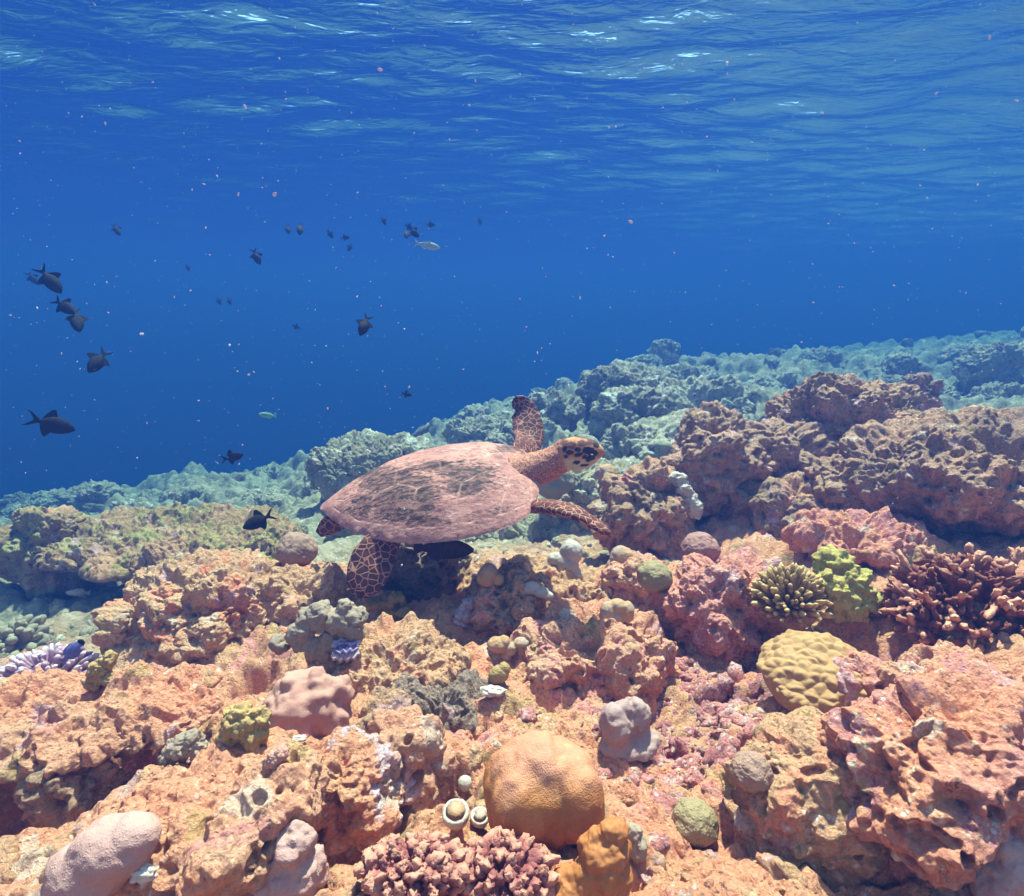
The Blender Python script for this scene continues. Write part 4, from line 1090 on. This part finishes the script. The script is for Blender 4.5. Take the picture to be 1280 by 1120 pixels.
def fin(outl, th=0.010):
    """a thin fin of real thickness from its outline in the fish's side plane"""
    o_ = np.array(outl, float); n = len(o_)
    V = np.vstack([np.c_[o_[:, 0], np.full(n, -th / 2), o_[:, 1]], np.c_[o_[:, 0], np.full(n, th / 2), o_[:, 1]]])
    bm = bmesh.new(); vs = [bm.verts.new(v) for v in V]
    bm.faces.new(vs[:n]); bm.faces.new(vs[n:][::-1])
    for i in range(n): bm.faces.new([vs[i], vs[i + n], vs[(i + 1) % n + n], vs[(i + 1) % n]])
    bmesh.ops.recalc_face_normals(bm, faces=bm.faces); bmesh.ops.triangulate(bm, faces=bm.faces)
    me = bpy.data.meshes.new("fin"); bm.to_mesh(me); bm.free(); return me
def body(st, thick, mat, zc=None):
    x = np.array([q[0] for q in st]); hgt = np.array([q[1] for q in st]); c_ = np.array([q[2] if len(q) > 2 else 0 for q in st])
    xx = np.linspace(x[0], x[-1], 40); hh_ = np.interp(xx, x[::-1], hgt[::-1]) if x[0] > x[-1] else np.interp(xx, x, hgt)
    cc = np.interp(xx, x[::-1], c_[::-1]); hh_ = np.convolve(np.pad(hh_, 2, 'edge'), np.ones(5) / 5, 'valid')
    mb = MB(); mb.loft(np.c_[xx, 0 * xx, cc], np.minimum(hh_ * thick, 0.12), hh_, up=(0, 0, 1), n=20); return mb.mesh("body", mat)
def fish_proto(kind):
    """list of (part name, mesh) in fish axes: x to the nose, z up, about one unit long"""
    if kind == 'trigger':
        m = FM['black']
        parts = [("body", body([(.50, .02), (.44, .09), (.34, .16), (.20, .22), (.05, .245), (-.10, .225), (-.22, .15), (-.31, .075), (-.38, .05)], 0.38, m)),
          ("dorsal_fin", fin([(.04, .19), (-.08, .42), (-.16, .40), (-.25, .26), (-.32, .08), (-.2, .1)])),
          ("anal_fin", fin([(0, -.19), (-.11, -.40), (-.18, -.37), (-.26, -.24), (-.32, -.08), (-.2, -.1)])),
          ("tail_fin", fin([(-.34, .05), (-.44, .10), (-.52, .16), (-.60, .21), (-.70, .225), (-.62, .17), (-.56, .10), (-.50, .03), (-.49, 0), (-.50, -.03), (-.56, -.10), (-.62, -.17), (-.70, -.225), (-.60, -.21), (-.52, -.16), (-.44, -.10), (-.34, -.05)], .014)),
          ("pectoral_fin", fin([(.24, .0), (.13, .05), (.10, -.02), (.17, -.05)], .012))]
    elif kind == 'silver':
        m = FM['silver']
        parts = [("body", body([(.50, .01), (.42, .06), (.28, .11), (.1, .14), (-.1, .125), (-.28, .07), (-.40, .03)], 0.5, m)),
          ("tail_fin", fin([(-.37, .02), (-.56, .17), (-.50, .03), (-.48, 0), (-.50, -.03), (-.56, -.17), (-.37, -.02)])),
          ("dorsal_fin", fin([(.15, .12), (.05, .19), (-.2, .13), (-.25, .08)])), ("anal_fin", fin([(-.05, -.11), (-.1, -.17), (-.25, -.1), (-.27, -.06)]))]
    elif kind == 'surgeon':
        m = FM['blue']
        parts = [("body", body([(.50, .03), (.44, .10), (.34, .19), (.16, .27), (-.05, .28), (-.24, .21), (-.36, .10), (-.44, .05)], 0.3, m)),
          ("tail_fin", fin([(-.42, .05), (-.60, .20), (-.56, 0), (-.60, -.20), (-.42, -.05)])),
          ("dorsal_fin", fin([(.25, .23), (.1, .33), (-.2, .30), (-.36, .17), (-.3, .12), (0, .22)])), ("anal_fin", fin([(.1, -.25), (-.05, -.33), (-.25, -.28), (-.36, -.16), (-.3, -.1), (0, -.22)]))]
    else:
        m = FM[kind]
        parts = [("body", body([(.50, .02), (.42, .09), (.26, .15), (.08, .17), (-.12, .15), (-.28, .09), (-.40, .05)], 0.5, m)),
          ("tail_fin", fin([(-.37, .05), (-.56, .15), (-.54, 0), (-.56, -.15), (-.37, -.05)])),
          ("dorsal_fin", fin([(.2, .14), (.1, .22), (-.2, .20), (-.30, .10), (0, .12)])), ("anal_fin", fin([(0, -.14), (-.1, -.21), (-.25, -.18), (-.30, -.08)]))]
    for nm, me in parts:
        if not me.materials: me.materials.append(m)
    return parts
PROTO = {}
def fish(name, kind, label, px, py, size, d, ang, yaw=0.0, flip=False, roll=0.0, group=None, cat="fish", eye_=True, extra=None):
    """size: apparent length in pixels; ang: heading on the picture, degrees counter-clockwise from the right"""
    if kind not in PROTO: PROTO[kind] = fish_proto(kind)
    c_ = P(px, py, d); T = -c_ / np.linalg.norm(c_); Rr = np.cross(AX_U, T); Rr /= np.linalg.norm(Rr); U = np.cross(T, Rr)
    a, y = rad(ang), rad(yaw)
    h = math.cos(y) * (math.cos(a) * Rr + math.sin(a) * U) + math.sin(y) * T
    up = -math.sin(a) * Rr + math.cos(a) * U
    if flip: up = -up
    up = up - h * (up @ h); up /= np.linalg.norm(up)
    up = up * math.cos(rad(roll)) + np.cross(h, up) * math.sin(rad(roll))
    side = np.cross(up, h); s = size * d / F / 1.15
    Mx = Matrix(((h[0], side[0], up[0], c_[0]), (h[1], side[1], up[1], c_[1]), (h[2], side[2], up[2], c_[2]), (0, 0, 0, 1)))
    o = bpy.data.objects.new(name, None); C.objects.link(o)
    o.matrix_world = Mx @ Matrix.Scale(s, 4)
    for nm, me in PROTO[kind]: obj(nm, me, o)
    if extra: extra(o)
    return tag(o, label, cat, group)
G = "black triggerfish in the open water"
TF = [("black triggerfish with streaming tail, lowest in the open water at left", 68, 531, 50, 2.9, -17, 10, False),
 ("black triggerfish diving head down, upper of the large ones at far left", 64, 352, 40, 3.2, -52, 30, False),
 ("black triggerfish just under the upper diving one, turned half away", 82, 384, 34, 3.2, -35, 50, False),
 ("black triggerfish plunging steeply, seen narrow, beneath the half turned one", 96, 402, 34, 3.2, -80, 35, False),
 ("black triggerfish heading down left with a bright fleck by its tail", 121, 453, 38, 3.1, -122, 25, True),
 ("small black triggerfish gliding right above the far reef slope", 292, 571, 27, 3.6, 14, 15, False),
 ("black triggerfish swimming down left over the long flat rock", 321, 652, 40, 2.6, 205, 10, True),
 ("lone black triggerfish nose down in the middle of the blue water", 455, 408, 31, 3.2, -113, 30, True),
 ("dark triggerfish nose down right, alone above the middle of the open water", 321, 322, 22, 4.6, -66, 30, False),
 ("faint dark fish close under the surface at far left", 146, 288, 18, 6.0, -60, 40, False),
 ("dark fish nose down below the surface, darker of a pair", 375, 287, 18, 5.2, -95, 40, False),
 ("blurred dark fish, paler of the pair below the surface", 360, 287, 14, 6.5, -80, 40, False),
 ("small dark fish pointing down right between the pair and the cluster", 413, 293, 12, 6.0, -55, 20, False),
 ("dim reddish dark fish seen flat under the surface", 432, 297, 12, 6.8, 10, 20, False),
 ("small dim fish below the flat dim one", 437, 310, 11, 7.0, -110, 20, True),
 ("darkest fish of the cluster beside the silver fish", 518, 291, 20, 5.0, -40, 40, False),
 ("narrow dark fish at the left of the cluster by the silver fish", 508, 293, 15, 5.6, -85, 50, False),
 ("dim dark fish at the top of the cluster by the silver fish", 512, 284, 13, 6.4, -30, 30, False),
 ("small dark fish under the surface left of the cluster", 480, 277, 11, 6.4, -60, 20, False),
 ("faint dark fish under the surface right of the cluster", 539, 281, 12, 7.0, 0, 20, False),
 ("tiny dark fish above the ridge left of the raised flipper", 509, 493, 14, 5.0, -10, 20, False),
 ("tiny dim fish in mid water, left of two side by side", 274, 377, 10, 7.5, -60, 30, False),
 ("tiny dim fish in mid water, right of two side by side", 287, 377, 10, 7.5, -70, 30, False),
 ("tiny dim fish alone in mid water left of the lone nose down one", 371, 409, 11, 7.0, -20, 30, False),
 ("shadowy fish trailing behind the upper diving triggerfish at far left", 42, 349, 20, 6.0, -50, 30, False),
 ("very faint fish high in the water above the middle of the open sea", 235, 335, 9, 8.0, -70, 30, False),
 ("very faint fish at the upper right of the cluster", 600, 277, 10, 8.0, -80, 30, False)]
for lb, px, py, sz, d, an, yw, fl in TF:
    fish("triggerfish", 'trigger', lb, px, py, sz, d * 0.56, an, yw * 0.8, fl, group=G)
fish("silver_fish", 'silver', "pale silver fish with forked tail under the dark cluster", 535, 307, 37, 3.8, -8, 15)
fish("reef_fish", 'grey', "grey fish heading down left over the reef mound behind the turtle", 528, 538, 34, 4.2, 215, 20, True)
fish("reef_fish", 'green', "pale green fish faint in the water above the far slope", 334, 519, 24, 4.8, 175, 15, True)
fish("reef_fish", 'pale', "pale fish under the overhang of the long flat rock", 97, 741, 28, 2.25, 170, 15, True)
def tang_extra(o):
    mb = MB(); mb.ball((.40, 0, .02), (.125, .062, .16), 4); obj("mask", mb.mesh("mask", FM['black']), o)
    mb = MB(); mb.ball((.25, 0, -.15), (.10, .066, .075), 4); obj("throat_patch", mb.mesh("throat_patch", FM['white']), o)
fish("surgeonfish", 'surgeon', "violet blue surgeonfish with a black face above the lilac finger coral", 92, 813, 33, 1.20, 45, 15, False, extra=tang_extra)
fish("suckerfish", 'remora', "dark reddish fish half hidden beneath the turtle's shell", 556, 686, 84, DT - 0.01, -4, 12, False)

# ------------------------------------------------------------------ drifting specks in the water
rg = np.random.RandomState(77)
mb = MB(); D1, F1 = ico(1)
for k in range(8000):
    d = rg.uniform(0.35, 4.5) ** 1.0; px = rg.uniform(-200, 1480); py = rg.uniform(0, 640) if rg.rand() < .85 else rg.uniform(0, 1100)
    c_ = P(px, py, d)
    s = (0.28 + rg.gamma(0.9, 0.5)) * 0.00105 * (0.5 + 0.5 * d ** 0.7)
    R = np.array(Quaternion(rg.normal(size=4)).normalized().to_matrix())
    mb.add((D1 * np.array([1.0, .6, .4]) * s) @ R.T + c_, F1)
tp = NT("drifting_specks"); tp.done((0.70, 0.52, 0.48), None, 0.9)
t2 = tp.n("ShaderNodeBsdfTransparent"); m2 = tp.n("ShaderNodeMixShader"); m2.inputs[0].default_value = 0.45   # specks are flimsy and half clear
tp.l(t2.outputs[0], m2.inputs[1]); tp.l(tp.b.outputs[0], m2.inputs[2]); tp.l(m2.outputs[0], tp.o.inputs["Surface"])
tag(obj("plankton", mb.mesh("plankton", tp.m)), "tiny pinkish specks drifting in the water", None, None, "stuff")
